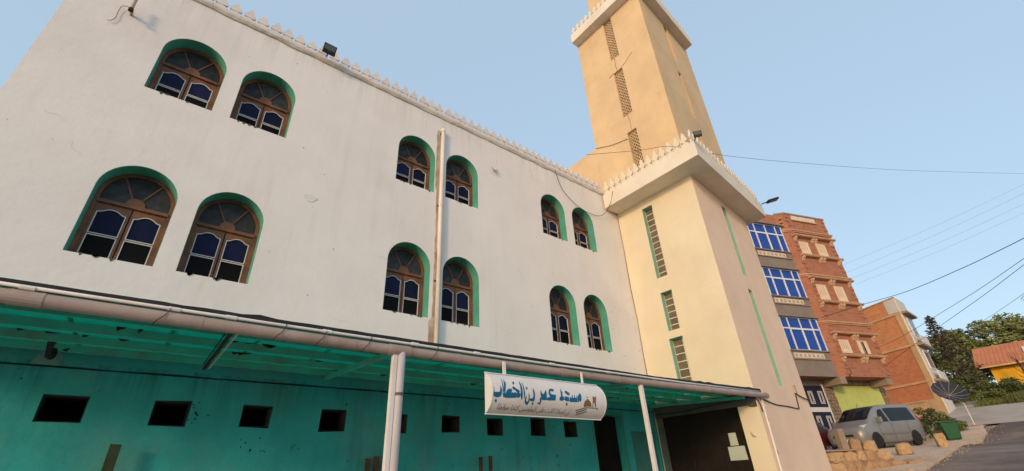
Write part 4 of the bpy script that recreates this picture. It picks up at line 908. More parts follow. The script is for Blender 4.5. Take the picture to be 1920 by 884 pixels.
for xc in (-2.12, -1.32):
    for zc, hh in ((3.18, .72), (1.55, .95), (.7, .7)):
        a, b_ = xc, xc+.36
        m = MB()
        for d in (0, .075):
            m.box(a+d, a+d+.035, .826, .839, zc+d, zc+hh-d).box(b_-d-.035, b_-d, .826, .839, zc+d, zc+hh-d).box(a+d+.036, b_-d-.036, .826, .839, zc+d, zc+d+.035).box(a+d+.036, b_-d-.036, .826, .839, zc+hh-d-.035, zc+hh-d)
        m.build('square_ornament', m_wht, nd)
MB().box(-.80, -.74, .80, .893, .3, 4.3).build('door_jamb', m_alu, apt)
# service pipe and meter wires
MB().tube(smooth_path([(.2, -T-.03, 5.9), (.0, -.2, 5.5), (.35, -T-.03, 5.2), (.5, -T-.03, 4.8), (.2, -T-.03, 4.57)]), .015, 5).build('service_cable', m_black, apt)

# ================================================================== orange building beyond
m_obrick = brick_mat('orange_brick', (.70, .30, .125), (.58, .23, .10), (.60, .38, .22), axis='x', damt=.5, dirt=(.52, .27, .13))
m_ored = brick_mat('red_block', (.62, .23, .11), (.52, .185, .09), (.52, .28, .16), axis='x', damt=.4, dirt=(.42, .19, .11))
m_tanr = M('tan_render', (.64, .43, .24), .9, .15, 1, .3, 14, stain_shade=(.38, .24, .14), samt=.6, sscale=.7)
m_whr = M('white_render', (.66, .63, .60), .9, .08, 1, .2, 16, stain_shade=(.45, .4, .36), samt=.4)
CZ = 2.2
ob2 = thing('orange_brick_house', 'orange brick house with beige floor bands standing beyond the apartment building', 'building', (42.06, 6.51, CZ), R(62), local=True)
PINV[ob2.name] = Matrix.Translation((0, 0, -CZ))
fd = Vector((.469, -.883))                        # street front direction in local axes
fq = lambda a, b_: (b_+fd.x*a, fd.y*a)
def pr(name, z0, z1, mat, a0=0, a1=2.7, b0=0, b1=9, out=0):
    pl = [fq(a0, b0), fq(a1, b0), fq(a1, b1), fq(a0, b1)]
    pl = [(x, y+out) if i in (0, 3) else (x, y) for i, (x, y) in enumerate(pl)]
    return MB().prism([(x, y, z0) for x, y in pl], (0, 0, z1-z0)).build(name, mat, ob2)
pr('base_wall', 1.0, 3.55, m_tanr); pr('lower_wall', 3.551, 4.62, m_ored, out=-.02); pr('middle_wall', 4.76, 7.08, m_ored, out=-.02)
pr('upper_wall', 7.22, 9.40, m_obrick, out=-.02); pr('parapet', 9.56, 10.62, m_obrick, out=-.02)
for z in (4.621, 7.081, 9.401): pr('floor_band', z, z+.137, m_tanr, out=.05)
MB().box(0, .42, -.03, .03, 1.0, 9.395).build('corner_pilaster', m_tanr, ob2)
MB().box(.02, .85, -.03, .006, 9.57, 10.6).build('white_patch', m_whr, ob2)
MB().prism([(x, y, 10.621) for x, y in (fq(-.05, -.05), fq(2.75, -.05), fq(2.75, 9), fq(-.05, 9))], (0, 0, .07)).build('coping', m_tanr, ob2)
fn = Vector((-.883, -.469))                       # outward normal of the street front, local axes
def fbox(name, a0, a1, z0, z1, o0, o1, mat, parent=None):
    P_ = [Vector((fd.x*a, fd.y*a))+fn*o for a, o in ((a0, o0), (a1, o0), (a1, o1), (a0, o1))]
    return MB().prism([(p.x, p.y, z0) for p in P_], (0, 0, z1-z0)).build(name, mat, parent or ob2)
fbox('front_wall', .02, 2.7, 1.5, 10.6, .002, .06, m_whr)
for z in (4.6, 7.05, 9.38):
    fbox('balcony_slab', .0, 2.75, z, z+.16, .062, .42, m_conc)
    if z < 9: fbox('balcony_parapet', .6, 2.7, z+.161, z+.75, .34, .41, m_whr)
for z in (5.0, 7.4):
    for a in (.9,):
        w = fbox('window', a, a+1.3, z+.55, z+1.85, .061, .10, m_alu); fbox('pane', a+.08, a+1.22, z+.63, z+1.77, .101, .11, M('grey_glass', (.10, .13, .15), .25, .1, 2, 0, spec=.5), w)
MB().box(1.0, 3.4, .0, .06, 3.46, 3.56).build('render_lip', m_tanr, ob2)

# ================================================================== yellow house on the slope
yh = thing('yellow_house', 'low house with a bright yellow wall under an orange upper storey on the slope', 'house', (61.5, 2, 5), R(90), local=True)
PINV[yh.name] = Matrix.Translation((0, 0, -5))
m_yel = M('yellow_paint', (.78, .42, .03), .85, .08, 1, .15, 14, stain_shade=(.6, .3, .03), samt=.4)
m_orr = M('orange_render', (.55, .20, .09), .9, .12, .8, .25, 12, stain_shade=(.45, .17, .09), samt=.5)
MB().box(-9, 3.2, -7, -.02, 3.5, 7.25).build('yellow_wall', m_yel, yh)
MB().prism([(-9, .75, 7.22), (-9, .75, 7.32), (-9, -3.6, 9.45), (-9, -7.9, 7.32), (-9, -7.9, 7.22), (-9, -3.6, 9.33)], (13, 0, 0)).build('tiled_roof', m_orr, yh)
MB().tube([(-9, -3.6, 9.46), (4.02, -3.6, 9.46)], .09, 8).build('ridge', M('dull_tile', (.42, .19, .10), .9, .2, 3, .3), yh)
for k in range(44):
    xk = -8.9+k*.3; MB().tube([(xk, .76, 7.33), (xk, -3.55, 9.44)], .045, 6).build('roof_tile_row', m_orr, yh)
MB().prism([(3.19, -.03, 7.1), (3.19, -3.6, 9.2), (3.19, -6.9, 7.1)], (-.2, 0, 0)).build('gable', m_yel, yh)
MB().prism([(-.2, -.9, 8.19), (.55, -.9, 8.19), (.55, -2.1, 8.77), (-.2, -2.1, 8.77)], (0, .03, .06)).build('skylight', m_whr, yh)
MB().box(-9.05, 4.05, .70, .80, 7.12, 7.24).build('eave_board', m_tanr, yh)

# ================================================================== vehicles
m_tyre = M('tyre', (.018, .017, .017), .9, .2, 6, .2); m_rim = M('steel_rim', (.20, .19, .19), .45, .15, 5, .1, metal=.6)
m_lens = M('headlamp_lens', (.62, .62, .60), .15, .1, 12, .1, 14, spec=.6)
m_trim = M('black_trim', (.02, .02, .021), .7, .2, 5, .05); m_cglass = M('car_glass', (.008, .009, .010), .12, .3, 2, 0, spec=.22)
def loft(rings, name, mat, parent):
    n = len(rings[0]); m = MB()
    for rg in rings: m.v += rg
    for i in range(len(rings)-1):
        for j in range(n): m.f.append((i*n+j, i*n+(j+1) % n, (i+1)*n+(j+1) % n, (i+1)*n+j))
    m.f += [tuple(range(n)), tuple(range((len(rings)-1)*n, len(rings)*n))]
    o = m.build(name, mat, parent, smooth=True); e = o.modifiers.new('split', 'EDGE_SPLIT'); e.split_angle = R(48); return o
def vehicle(name, label, cat, loc, rz, paint, stations, wheels, wr, extras, tilt=0):
    """x runs from nose (0) to tail; stations: (x, zbot, zbelt, ztop, wbot, wbelt, wtop)"""
    t = thing(name, label, cat, loc, rz, local=True); t.rotation_euler = (0, tilt, rz)
    def lerp(x):
        for a, b_ in zip(stations, stations[1:]):
            if x <= b_[0]: k = (x-a[0])/(b_[0]-a[0]); return [p+(q-p)*k for p, q in zip(a, b_)]
        return list(stations[-1])
    def ring(x):
        _, zb, zm, zt, wb, wm, wt = lerp(x)
        hp = [(wb*.9, zb), (wb, zb+.1), (wm*1.0, zb+(zm-zb)*.55), (wm, zm), (wm+(wt-wm)*.55, zm+(zt-zm)*.5), (wt, zt-.10*(zt-zm)-.02), (wt-.09, zt-.012), (wt*.45, zt+.012)]
        return [(x, y, z) for y, z in hp]+[(x, -y, z) for y, z in reversed(hp)]
    xs_ = sorted(set([s[0] for s in stations]+[stations[0][0]+(stations[-1][0]-stations[0][0])*i/16 for i in range(17)]))
    body = loft([ring(x) for x in xs_], 'body', paint, t)
    def side(x, f, s, d=.004):          # point on the side glass: f from 0 at the belt to 1 at the roof edge
        _, zb, zm, zt, wb, wm, wt = lerp(x); z = zm+(zt-.1*(zt-zm)-.02-zm)*f
        k = f/.55 if f < .55 else 1
        y = wm+(wt-wm)*(f*1.02 if f < .56 else .57+(f-.56)/.44*.43)
        return (x, s*(y+d), z)
    def sideglass(nm, pts, s, parent=None, mat=m_cglass):
        m = MB(); nu, nv = 8, 6
        for i in range(nu+1):
            for j in range(nv+1):
                u, v = i/nu, j/nv; c = [(1-u)*(1-v), u*(1-v), u*v, (1-u)*v]
                m.v.append(side(sum(k*p[0] for k, p in zip(c, pts)), sum(k*p[1] for k, p in zip(c, pts)), s, .010))
        for i in range(nu):
            for j in range(nv): m.f.append((i*(nv+1)+j, (i+1)*(nv+1)+j, (i+1)*(nv+1)+j+1, i*(nv+1)+j+1))
        o = m.build(nm, mat, parent or t, smooth=True); return o
    for (wx) in wheels:
        for s in (-1, 1):
            y = s*(lerp(wx)[5]-.078)
            w = MB().lathe([(wr*.66, -.10), (wr*.97, -.085), (wr, -.05), (wr, .05), (wr*.97, .085), (wr*.66, .10)], (0, 0, 0), 22, 'y').build('wheel', m_tyre, t, loc=(wx, y, wr), smooth=False)
            MB().lathe([(wr*.64, -.075), (wr*.62, -.05), (wr*.62, .05), (wr*.64, .075)], (0, 0, 0), 18, 'y').build('rim', m_rim, w)
            MB().lathe([(wr*.2, -.085), (wr*.2, .085)], (0, 0, 0), 10, 'y').build('hub_cap', m_trim, w)
            ar = [(wr*1.17*math.cos(math.pi*i/14), wr*1.17*math.sin(math.pi*i/14)) for i in range(15)]
            yb = s*(lerp(wx)[5]+.001)
            MB().prism([(wx+a, yb, wr+b_) for a, b_ in [(wr*1.17, -.12)]+ar+[(-wr*1.17, -.12)]], (0, s*.006, 0)).build('wheel_arch', m_trim, t)
    extras(t, lerp, side, sideglass, ring)
    return t
m_silver = M('dusty_silver_paint', (.27, .26, .25), .42, .06, 1.2, .03, 30, stain_shade=(.26, .215, .175), samt=.6, sscale=1.3, metal=.35, spec=.5)
VS = [(0, .42, .62, .72, .60, .66, .58), (.06, .30, .70, .86, .80, .84, .74), (.25, .22, .78, .98, .90, .93, .82), (.75, .20, .92, 1.10, .93, .95, .84), (1.0, .20, 1.0, 1.22, .935, .955, .80), (1.35, .20, 1.06, 1.50, .94, .955, .78), (1.75, .20, 1.08, 1.78, .94, .955, .78), (2.05, .20, 1.09, 1.89, .94, .955, .79), (2.8, .20, 1.10, 1.945, .94, .955, .80), (4.3, .20, 1.11, 1.94, .94, .955, .80), (4.62, .22, 1.10, 1.91, .93, .95, .79), (4.78, .30, 1.05, 1.80, .91, .93, .76), (4.84, .42, .95, 1.5, .87, .89, .74)]
def van_x(t, lerp, side, sg, ring):
    ws = []
    for x in (1.06, 1.2, 1.35, 1.55, 1.75, 1.92):
        _, zb, zm, zt, wb, wm, wt = lerp(x); ws.append((x, wt-.07, zt))
    m = MB()
    for x, w_, z in ws: m.v += [(x, -w_, z+.008), (x, -w_*.45, z+.024), (x, w_*.45, z+.024), (x, w_, z+.008)]
    for i in range(len(ws)-1):
        for j in range(3): m.f.append((i*4+j, i*4+j+1, (i+1)*4+j+1, (i+1)*4+j))
    o = m.build('windscreen', m_cglass, t, smooth=True); sd = o.modifiers.new('thick', 'SOLIDIFY'); sd.thickness = .006; sd.offset = 1
    for s in (-1, 1):
        dg_ = sg('front_window', [(1.42, .05), (2.28, .05), (2.22, .88), (1.92, .86)], s)
        sg('side_window', [(2.42, .05), (4.45, .07), (4.36, .9), (2.36, .9)], s)
        sg('pillar_trim', [(2.30, .04), (2.40, .04), (2.34, .9), (2.24, .88)], s, mat=m_silver)
        hl_ = MB().prism([(.10, s*.50, .70), (.14, s*.78, .74), (.42, s*.90, .93), (.62, s*.88, 1.02), (.40, s*.72, .985), (.2, s*.52, .90)], (-.02, s*.03, .03)).build('headlight', m_lens, t, smooth=False)
        mi = MB().box(1.28, 1.42, s*1.0 if s > 0 else -1.22, 1.22 if s > 0 else -1.0, 1.08, 1.34).build('mirror', m_silver, t, bevel=.03)
        MB().box(1.421, 1.43, s*1.02 if s > 0 else -1.20, 1.20 if s > 0 else -1.02, 1.11, 1.31).build('mirror_glass', m_lens, mi)
        for x in (1.38, 2.33, 3.62): MB().prism([side(x, -.0, s, .002), side(x+.012, 0, s, .002), (x+.012, s*.957, .34), (x, s*.957, .34)], (0, s*.003, 0)).build('door_seam', m_trim, t)
        MB().box(2.42, 2.6, s*.957 if s > 0 else -.985, .985 if s > 0 else -.957, .98, 1.01).build('door_handle', m_silver, t)
        MB().box(1.45, 3.5, s*.957 if s > 0 else -.972, .972 if s > 0 else -.957, .56, .62).build('rub_strip', M('grey_trim', (.16, .155, .15), .6), t)
        MB().box(4.62, 4.79, s*.83 if s > 0 else -.915, .915 if s > 0 else -.83, .95, 1.35).build('tail_light', M('tail_red', (.4, .02, .015), .3), t)
    MB().box(-.035, .05, -.62, .62, .30, .50).build('bumper', m_silver, t, bevel=.04)
    MB().box(-.01, .06, -.5, .5, .56, .66).build('grille', m_trim, t, bevel=.01)
    MB().box(-.045, -.036, -.26, .26, .36, .47).build('number_plate', M('plate', (.75, .74, .70), .5), t)
    MB().tube([(1.98, .1, 1.92), (2.12, .1, 2.08)], .008, 6).build('aerial', m_trim, t)
va = R(-17)                                     # nose towards -X: local +x (nose to tail) runs along azimuth 102
vehicle('parked_van', 'dusty silver passenger van parked nose down the street before the lime garage', 'van', (27.13, 8.38, .515), va, m_silver, VS, (.93, 3.93), .325, van_x, tilt=R(-1.2))
m_dred = M('dark_red_paint', (.07, .013, .014), .3, .1, 2, 0, spec=.5, coat=.4)
CSn = [(0, .4, .55, .64, .55, .6, .5), (.1, .26, .62, .78, .74, .78, .66), (.6, .2, .74, .88, .80, .82, .70), (1.0, .2, .82, .96, .81, .83, .68), (1.6, .2, .88, 1.36, .81, .83, .58), (2.1, .2, .9, 1.44, .81, .83, .57), (3.0, .2, .9, 1.42, .81, .82, .57), (3.5, .22, .88, 1.28, .79, .80, .56), (3.75, .3, .82, .98, .74, .76, .6), (3.82, .42, .7, .8, .68, .7, .58)]
def car_x(t, lerp, side, sg, ring):
    for s in (-1, 1):
        sg('side_window', [(1.45, .08), (2.2, .08), (2.2, .88), (1.75, .86)], s); sg('side_window', [(2.28, .08), (3.1, .08), (2.95, .88), (2.28, .88)], s)
        MB().prism([(.12, s*.42, .58), (.14, s*.68, .60), (.42, s*.80, .76), (.3, s*.6, .78)], (-.02, s*.02, .02)).build('headlight', m_lens, t)
        MB().lathe([(.06, 0), (.07, .03), (.03, .05)], (-.03, s*.55, .42), 12, 'x').build('fog_light', m_lens, t)
        MB().box(3.72, 3.84, s*.55 if s > 0 else -.75, .75 if s > 0 else -.55, .62, .86).build('tail_light', M('tail_red', (.4, .02, .015), .3), t)
    MB().prism([(1.02, -.6, .985), (1.02, .6, .985), (1.55, .52, 1.33), (1.55, -.52, 1.33)], (-.006, 0, .008)).build('windscreen', m_cglass, t)
    MB().box(-.05, .04, -.6, .6, .26, .40).build('bumper', m_trim, t, bevel=.03); MB().box(-.062, -.045, -.55, .55, .30, .335).build('chrome_strip', m_rim, t)
vehicle('parked_car', 'dark red small car mostly hidden behind the minaret corner', 'car', (29.75, 9.55, .6), R(160), m_dred, CSn, (.75, 3.1), .29, car_x)
# ================================================================== street clutter: stones, bin, parasol
m_rock = M('sandstone', (.38, .235, .13), .95, .3, 3, .6, 10, stain_shade=(.25, .14, .075), samt=.6, sscale=2.5)
m_rock2 = M('pale_sandstone', (.47, .31, .17), .95, .25, 3, .6, 10, stain_shade=(.3, .18, .1), samt=.6, sscale=2.5)
def rock_mesh(sx, sy, sz, seed, mat, name='stone', boxy=.55):
    bm = bmesh.new(); bmesh.ops.create_icosphere(bm, subdivisions=3, radius=1); r_ = random.Random(seed); o_ = Vector((r_.uniform(-9, 9), r_.uniform(-9, 9), seed))
    for v in bm.verts:
        p = v.co.copy(); mx = max(abs(p.x), abs(p.y), abs(p.z)); p = p.lerp(p/mx*.86, boxy)
        p *= 1+.22*noise.noise(p*1.3+o_)+.10*noise.noise(p*3.2+o_)+.05*noise.noise(p*7+o_); v.co = (p.x*sx/2, p.y*sy/2, p.z*sz/2)
    me = bpy.data.meshes.new(name); bm.to_mesh(me); bm.free(); me.materials.append(mat); return me
wall = thing('stone_wall', 'low rough wall of tan stones with rubble beside the minaret corner', 'wall', (18.7, 5.5, -.4))
WA, WB = Vector((17.1, 6.28, 0)), Vector((20.05, 4.72, 0)); wd = (WB-WA).normalized(); wl = (WB-WA).length
wa = math.atan2(wd.y, wd.x); wtop = lambda s: .34-.0*s
core = MB(); core.box(0, wl*.80, -.16, .16, -.9, .27); core.build('mortar_core', M('mortar', (.30, .19, .11), .95, .3, 3, .6, 10), wall, loc=WA, rot=(0, 0, wa))
rw = random.Random(9); z = -.62
while z < .3:
    h = rw.uniform(.2, .36); s = -.1; 
    if .345-z < .16: break
    h = min(h, .345-z) if .345-z-h > .16 or .345-z < h else .345-z
    while s < wl*(.98 if z < -.1 else .80):
        w_ = rw.uniform(.26, .75)
        me = rock_mesh(w_*1.06, .46+rw.uniform(-.06, .05), h*1.12, rw.randint(1, 999), rw.choice((m_rock, m_rock2, m_rock)), boxy=.75)
        p = WA+wd*(s+w_/2); obj('stone', me, wall, (p.x, p.y, z+h/2), (rw.uniform(-.12, .12), rw.uniform(-.12, .12), wa+rw.uniform(-.1, .1)))
        s += w_
    z += h
MB().box(-.1, 1.45, -.24, .24, .335, .385).build('cap_slab', m_conc, wall, bevel=.012, loc=WA, rot=(0, 0, wa))
def rock(label, x, y, z, sx, sy, sz, seed, mat=m_rock, boxy=.5, rz=.3):
    tag(obj('boulder', rock_mesh(sx, sy, sz, seed, mat, 'boulder', boxy), None, (x, y, z+sz*.44), (0, 0, rz)), label, 'boulder')
p = WA+wd*1.66; rock('tan boulder standing on the stone wall next to the squared post', p.x, p.y, .30, .46, .36, .42, 31)
p = WA+wd*2.2; rock('rounded boulder on the stone wall, farther from the squared post', p.x, p.y, .25, .52, .42, .40, 57, m_rock2)
rock('tan boulder lying on the pavement between stone wall and van', 23.4, 5.4, .13, .78, .55, .50, 77, m_rock2)
rock('upright squared block of tan stone on the pavement edge near the green bin', 25.75, 4.62, .34, .46, .36, .62, 91, m_rock2, .9)
p = WA+wd*1.22
tag(MB().prism([(-.13, -.1, 0), (.12, -.1, 0), (.10, -.09, .62), (-.12, -.1, .58)], (0, .2, 0)).build('stone_post', m_conc, loc=(p.x, p.y, .384), rot=(0, 0, wa), bevel=.012), 'rough squared concrete post standing on the wall slab', 'post')
p = WA+wd*2.62
tag(MB().tube([(p.x-.10, p.y+.2, .62), (p.x+.12, p.y-.26, -.12), (p.x+.18, p.y-.33, -.35)], .013, 6).build('iron_rod', m_black), 'thin iron rod leaning against the rubble end of the stone wall', 'rod')
bn = thing('waste_bin', 'green plastic waste bin on the pavement in front of the shrubs', 'bin', (32.4, 5.28, .78), R(20), local=True)
m_bin = M('green_plastic', (.010, .085, .034), .55, .12, 3, .03)
MB().prism([(-.30, -.30, 0), (.30, -.30, 0), (.30, .30, 0), (-.30, .30, 0)], (0, 0, .02)).build('base', m_bin, bn)
m = MB(); m.v = [(-.30, -.30, .02), (.30, -.30, .02), (.30, .30, .02), (-.30, .30, .02), (-.41, -.40, .86), (.41, -.40, .86), (.41, .40, .86), (-.41, .40, .86)]
m.f = [(0, 1, 2, 3), (4, 7, 6, 5), (0, 4, 5, 1), (1, 5, 6, 2), (2, 6, 7, 3), (3, 7, 4, 0)]; m.build('body', m_bin, bn, bevel=.04)
MB().box(-.45, .45, -.44, .44, .861, .93).build('rim', m_bin, bn, bevel=.02)
bn.scale = (.86, .86, .9)
ps = thing('parasol', 'dark blue parasol with white ribs tipped over beside the pavement end', 'parasol', (35.9, 4.75, 1.42), 0, local=True)
m_par = M('dark_blue_canvas', (.03, .038, .06), .8, .15, 4, .05); ns = 12
MB().tube([(0, 0, 0), (0, 0, 1.15), (-.16, .42, 1.66)], .024, 8).build('pole', m_wpipe, ps)
MB().lathe([(.42, 0), (.42, .05), (.3, .09), (.04, .12)], (0, 0, -.04), 20).build('base', m_conc, ps)
ax = Vector((.62, .42, -.62)).normalized(); rq = ax.to_track_quat('Z', 'Y').to_euler()
cn = MB(); cn.v = [(0, 0, 0)]
for r_, h in ((.28, -.04), (.55, -.15), (.78, -.33)):
    for k in range(ns*2): a = math.pi*k/ns; q = 1 if k % 2 == 0 else .95; cn.v.append((r_*q*math.cos(a), r_*q*math.sin(a), h+(0 if k % 2 == 0 else .03*r_)))
n2 = ns*2
for k in range(n2):
    cn.f.append((0, 1+k, 1+(k+1) % n2))
    for q in range(2): cn.f.append((1+q*n2+k, 1+(q+1)*n2+k, 1+(q+1)*n2+(k+1) % n2, 1+q*n2+(k+1) % n2))
o = cn.build('canopy', m_par, ps, rot=rq, loc=(-.16, .42, 1.66)); sd = o.modifiers.new('t', 'SOLIDIFY'); sd.thickness = .004
for k in range(ns):
    a = 2*math.pi*k/ns; MB().tube([(.04*math.cos(a), .04*math.sin(a), -.03), (.28*math.cos(a), .28*math.sin(a), -.06), (.55*math.cos(a), .55*math.sin(a), -.172), (.78*math.cos(a), .78*math.sin(a), -.35)], .008, 6).build('rib', m_stub, o)

# ================================================================== vegetation
def leafmat(name, c, v=.45):
    m = M(name, c, .7, v, .9, 0, spec=.25, stain_shade=tuple(x*.45 for x in c), samt=.6, sscale=1.5); return m
m_leaf = leafmat('olive_leaf', (.19, .21, .07)); m_leaf2 = leafmat('dull_leaf', (.145, .165, .06)); m_con = leafmat('conifer_needles', (.065, .052, .035)); m_bush = leafmat('bush_leaf', (.10, .12, .04))
m_bark = M('bark', (.11, .075, .05), .95, .3, 5, .5, 15)
def leaves(clumps, n, size, seed, flat=.5):
    r_ = random.Random(seed); m = MB()
    tot = sum(c[3]**2 for c in clumps)
    for cx, cy, cz_, cr in clumps:
        k = int(n*cr**2/tot)
        for _ in range(k):
            d = Vector((r_.gauss(0, 1), r_.gauss(0, 1), r_.gauss(0, 1))).normalized()*cr*(r_.random()**.4); d.z *= .75
            p = Vector((cx, cy, cz_))+d; a = r_.uniform(.6, 1.3)*size
            u = Vector((r_.gauss(0, 1), r_.gauss(0, 1), r_.gauss(0, flat))).normalized(); w = u.cross(Vector((r_.gauss(0, 1), r_.gauss(0, 1), r_.gauss(0, 1)))).normalized()
            m.add([p-u*a, p+w*a*.42, p+u*a, p-w*a*.42], [(0, 1, 2, 3)])
    return m
def tree(name, label, base, height, rad, seed, mat, n=3500, size=.16, trunk=.14, crown_lo=.35, group=None):
    r_ = random.Random(seed); t = thing(name, label, 'tree', base, 0, group, local=True)
    tm = MB(); top = height*.7
    tm.tube(smooth_path([(0, 0, -.3), (.1*rad*r_.uniform(-1, 1), .1, height*.2), (.1*r_.uniform(-1, 1), .1, height*.45), (.05, 0, top)]), trunk, 8, r1=trunk*.35)
    cl = []
    for k in range(16):
        a = r_.uniform(0, 6.28); h = r_.uniform(crown_lo, .92)*height; rr = rad*r_.uniform(.25, .85)*math.sqrt(max(.1, 1-((h/height-.6)/.5)**2)); q = (rr*math.cos(a), rr*math.sin(a), h)
        cl.append((*q, rad*r_.uniform(.26, .46))); tm.tube([(0, 0, h*.6), (q[0]*.5, q[1]*.5, h*.85), q], trunk*.35, 5, r1=trunk*.08)
    cl.append((0, 0, height*.85, rad*.4))
    tm.build('trunk', m_bark, t); leaves(cl, n, size, seed+1).build('crown', mat, t); return t
def shrub(name, label, base, rx, h, seed, mat, n=900, size=.09, cat='shrub', group=None):
    r_ = random.Random(seed); t = thing(name, label, cat, base, 0, group, local=True); tm = MB(); cl = []
    for k in range(9):
        a = r_.uniform(0, 6.28); q = (rx*r_.uniform(.1, .75)*math.cos(a), rx*r_.uniform(.1, .75)*math.sin(a), h*r_.uniform(.3, .85)); cl.append((*q, rx*r_.uniform(.28, .42)))
        tm.tube([(q[0]*.15, q[1]*.15, -.1), (q[0]*.6, q[1]*.6, q[2]*.6), q], .02, 5, r1=.006)
    tm.build('stem', m_bark, t); leaves(cl, n, size, seed+2).build('foliage', mat, t); return t
def conifer(label, base, h, rad, seed):
    r_ = random.Random(seed); t = thing('conifer_tree', label, 'tree', base, 0, None, local=True)
    MB().tube([(0, 0, -.3), (0, 0, h*.5), (.05, 0, h)], .16, 8, r1=.02).build('trunk', m_bark, t)
    m = MB(); bm_ = MB()
    for k in range(90):
        f = (k/90)**.9; z = h*(.12+.86*f); L = rad*(1-f)**.75*r_.uniform(.65, 1.1)+.06; a = k*2.399+r_.uniform(-.3, .3); d = Vector((math.cos(a), math.sin(a), .25))
        bm_.tube([(0, 0, z), tuple(Vector((0, 0, z))+d*L*.9)], .022, 4, r1=.006)
        for _ in range(int(34*L/rad)+12):
            s = r_.random()**.7; p = Vector((0, 0, z))+d*L*s+Vector((r_.gauss(0, .09), r_.gauss(0, .09), r_.gauss(0, .07))); u = (d+Vector((r_.gauss(0, .5), r_.gauss(0, .5), r_.gauss(0, .3)))).normalized(); w = u.cross(Vector((r_.gauss(0, 1), r_.gauss(0, 1), r_.gauss(0, 1)))).normalized(); q = r_.uniform(.10, .2)
            m.add([p-u*q, p+w*q*.3, p+u*q, p-w*q*.3], [(0, 1, 2, 3)])
    bm_.build('branches', m_bark, t); m.build('crown', m_con, t)
conifer('dark pointed conifer rising beside the round green trees', (57.0, 7.0, gz(57)-.3), 8.0, 2.3, 3)
tree('round_tree', 'wide light green tree behind the orange upper storey of the yellow house', (72, 2.9, gz(72)), 8.0, 4.2, 11, m_leaf, 9000, .24)
tree('round_tree', 'green tree between the dark conifer and the wide tree', (69.5, 7.0, gz(69)), 7.4, 3.2, 12, m_leaf, 7000, .22)
tree('round_tree', 'dark green tree rising over the far end of the yellow house', (73, -1.8, gz(73)), 7.8, 4.0, 13, m_leaf2, 7000, .24)
tree('round_tree', 'bushy dark tree below the conifer behind the orange house', (53.5, 8.2, gz(53)), 4.2, 2.2, 14, m_bush, 3600, .16, crown_lo=.12)
tree('round_tree', 'leafy green tree on the slope left of the yellow wall', (60, 7.6, gz(60)-.4), 4.8, 2.1, 15, m_leaf2, 3600, .16, crown_lo=.1)
for i, (x, y, rx, h, lab) in enumerate([(52, 6.4, 1.6, 2.0, 'round shrub at the top of the gravel track under the trees'), (55, 5.4, 1.3, 1.2, 'low shrub on the bank below the yellow wall'), (58, .6, 1.5, 1.5, 'broad dark shrub in front of the yellow house beside its bare tree'), (49.6, 7.6, 1.2, 1.7, 'shrub against the street front of the orange house'), (54, 2.6, 1.4, .9, 'flat shrub on the grass bank above the gravel track')]):
    shrub('slope_shrub', lab, (x, y, gz(x)-.1), rx, h, 40+i, (m_bush, m_leaf2, m_bush)[i % 3], 1500, .12)
shrub('garden_shrub', 'dark leafy shrub between the van and the green bin', (32.6, 6.55, .68), .95, 1.15, 61, m_bush, 1500, .085)
shrub('garden_shrub', 'shrub with pale flowers behind the green bin under the parasol', (34.6, 5.5, 1.05), .85, 1.2, 62, m_leaf2, 1300, .08)
shrub('garden_shrub', 'thin shrub against the tan base of the orange house', (36.6, 6.6, 1.5), .7, 1.2, 63, m_bush, 900, .08)
bt = thing('bare_tree', 'leafless brown sapling in front of the yellow house', 'tree', (58.8, 2.9, gz(58.8)-.2), local=True)
rb = random.Random(8); m = MB(); m.tube([(0, 0, 0), (.1, .1, 1.6), (0, .2, 3.0)], .13, 7, r1=.05)
for k in range(14):
    a = rb.uniform(0, 6.28); z = rb.uniform(1.2, 2.9); L = rb.uniform(.6, 1.3); m.tube([(0.05, .12, z), (.05+L*.5*math.cos(a), .12+L*.5*math.sin(a), z+L*.5), (L*.8*math.cos(a), L*.8*math.sin(a), z+L)], .035, 5, r1=.008)
m.build('trunk', m_bark, bt)
# grass on the bank and weeds at the pavement edge: nobody could count it
gr = MB(); rg = random.Random(77)
for _ in range(15000):
    x = rg.uniform(44.2, 66); y = rg.uniform(-5, 5.4) if x < 50 else rg.uniform(-5, 9)
    z = gz(x)+.1; h = rg.uniform(.08, .3); a = rg.uniform(0, 6.28); u = Vector((math.cos(a), math.sin(a), 0))*rg.uniform(.04, .12); tip = Vector((x, y, z+h))+Vector((rg.gauss(0, .1), rg.gauss(0, .1), 0)); p = Vector((x, y, z-.15))
    gr.add([p-u, p+u, tip], [(0, 1, 2)])
o = gr.build('bank_grass', leafmat('grass_blade', (.105, .125, .032))); o['kind'] = 'stuff'; tag(o, 'rough green grass covering the bank below the yellow house', 'grass')
gr = MB()
for _ in range(900):
    x = rg.uniform(33, 36.2); y = rg.uniform(5.2, 6.4); z = gz(x)+.1; h = rg.uniform(.06, .22); a = rg.uniform(0, 6.28); u = Vector((math.cos(a), math.sin(a), 0))*.03; p = Vector((x, y, z-.05)); gr.add([p-u, p+u, p+Vector((rg.gauss(0, .04), rg.gauss(0, .04), h+.05))], [(0, 1, 2)])
o = gr.build('pavement_weeds', leafmat('grass_blade', (.105, .125, .032))); o['kind'] = 'stuff'; tag(o, 'weeds growing along the pavement behind the green bin', 'weeds')

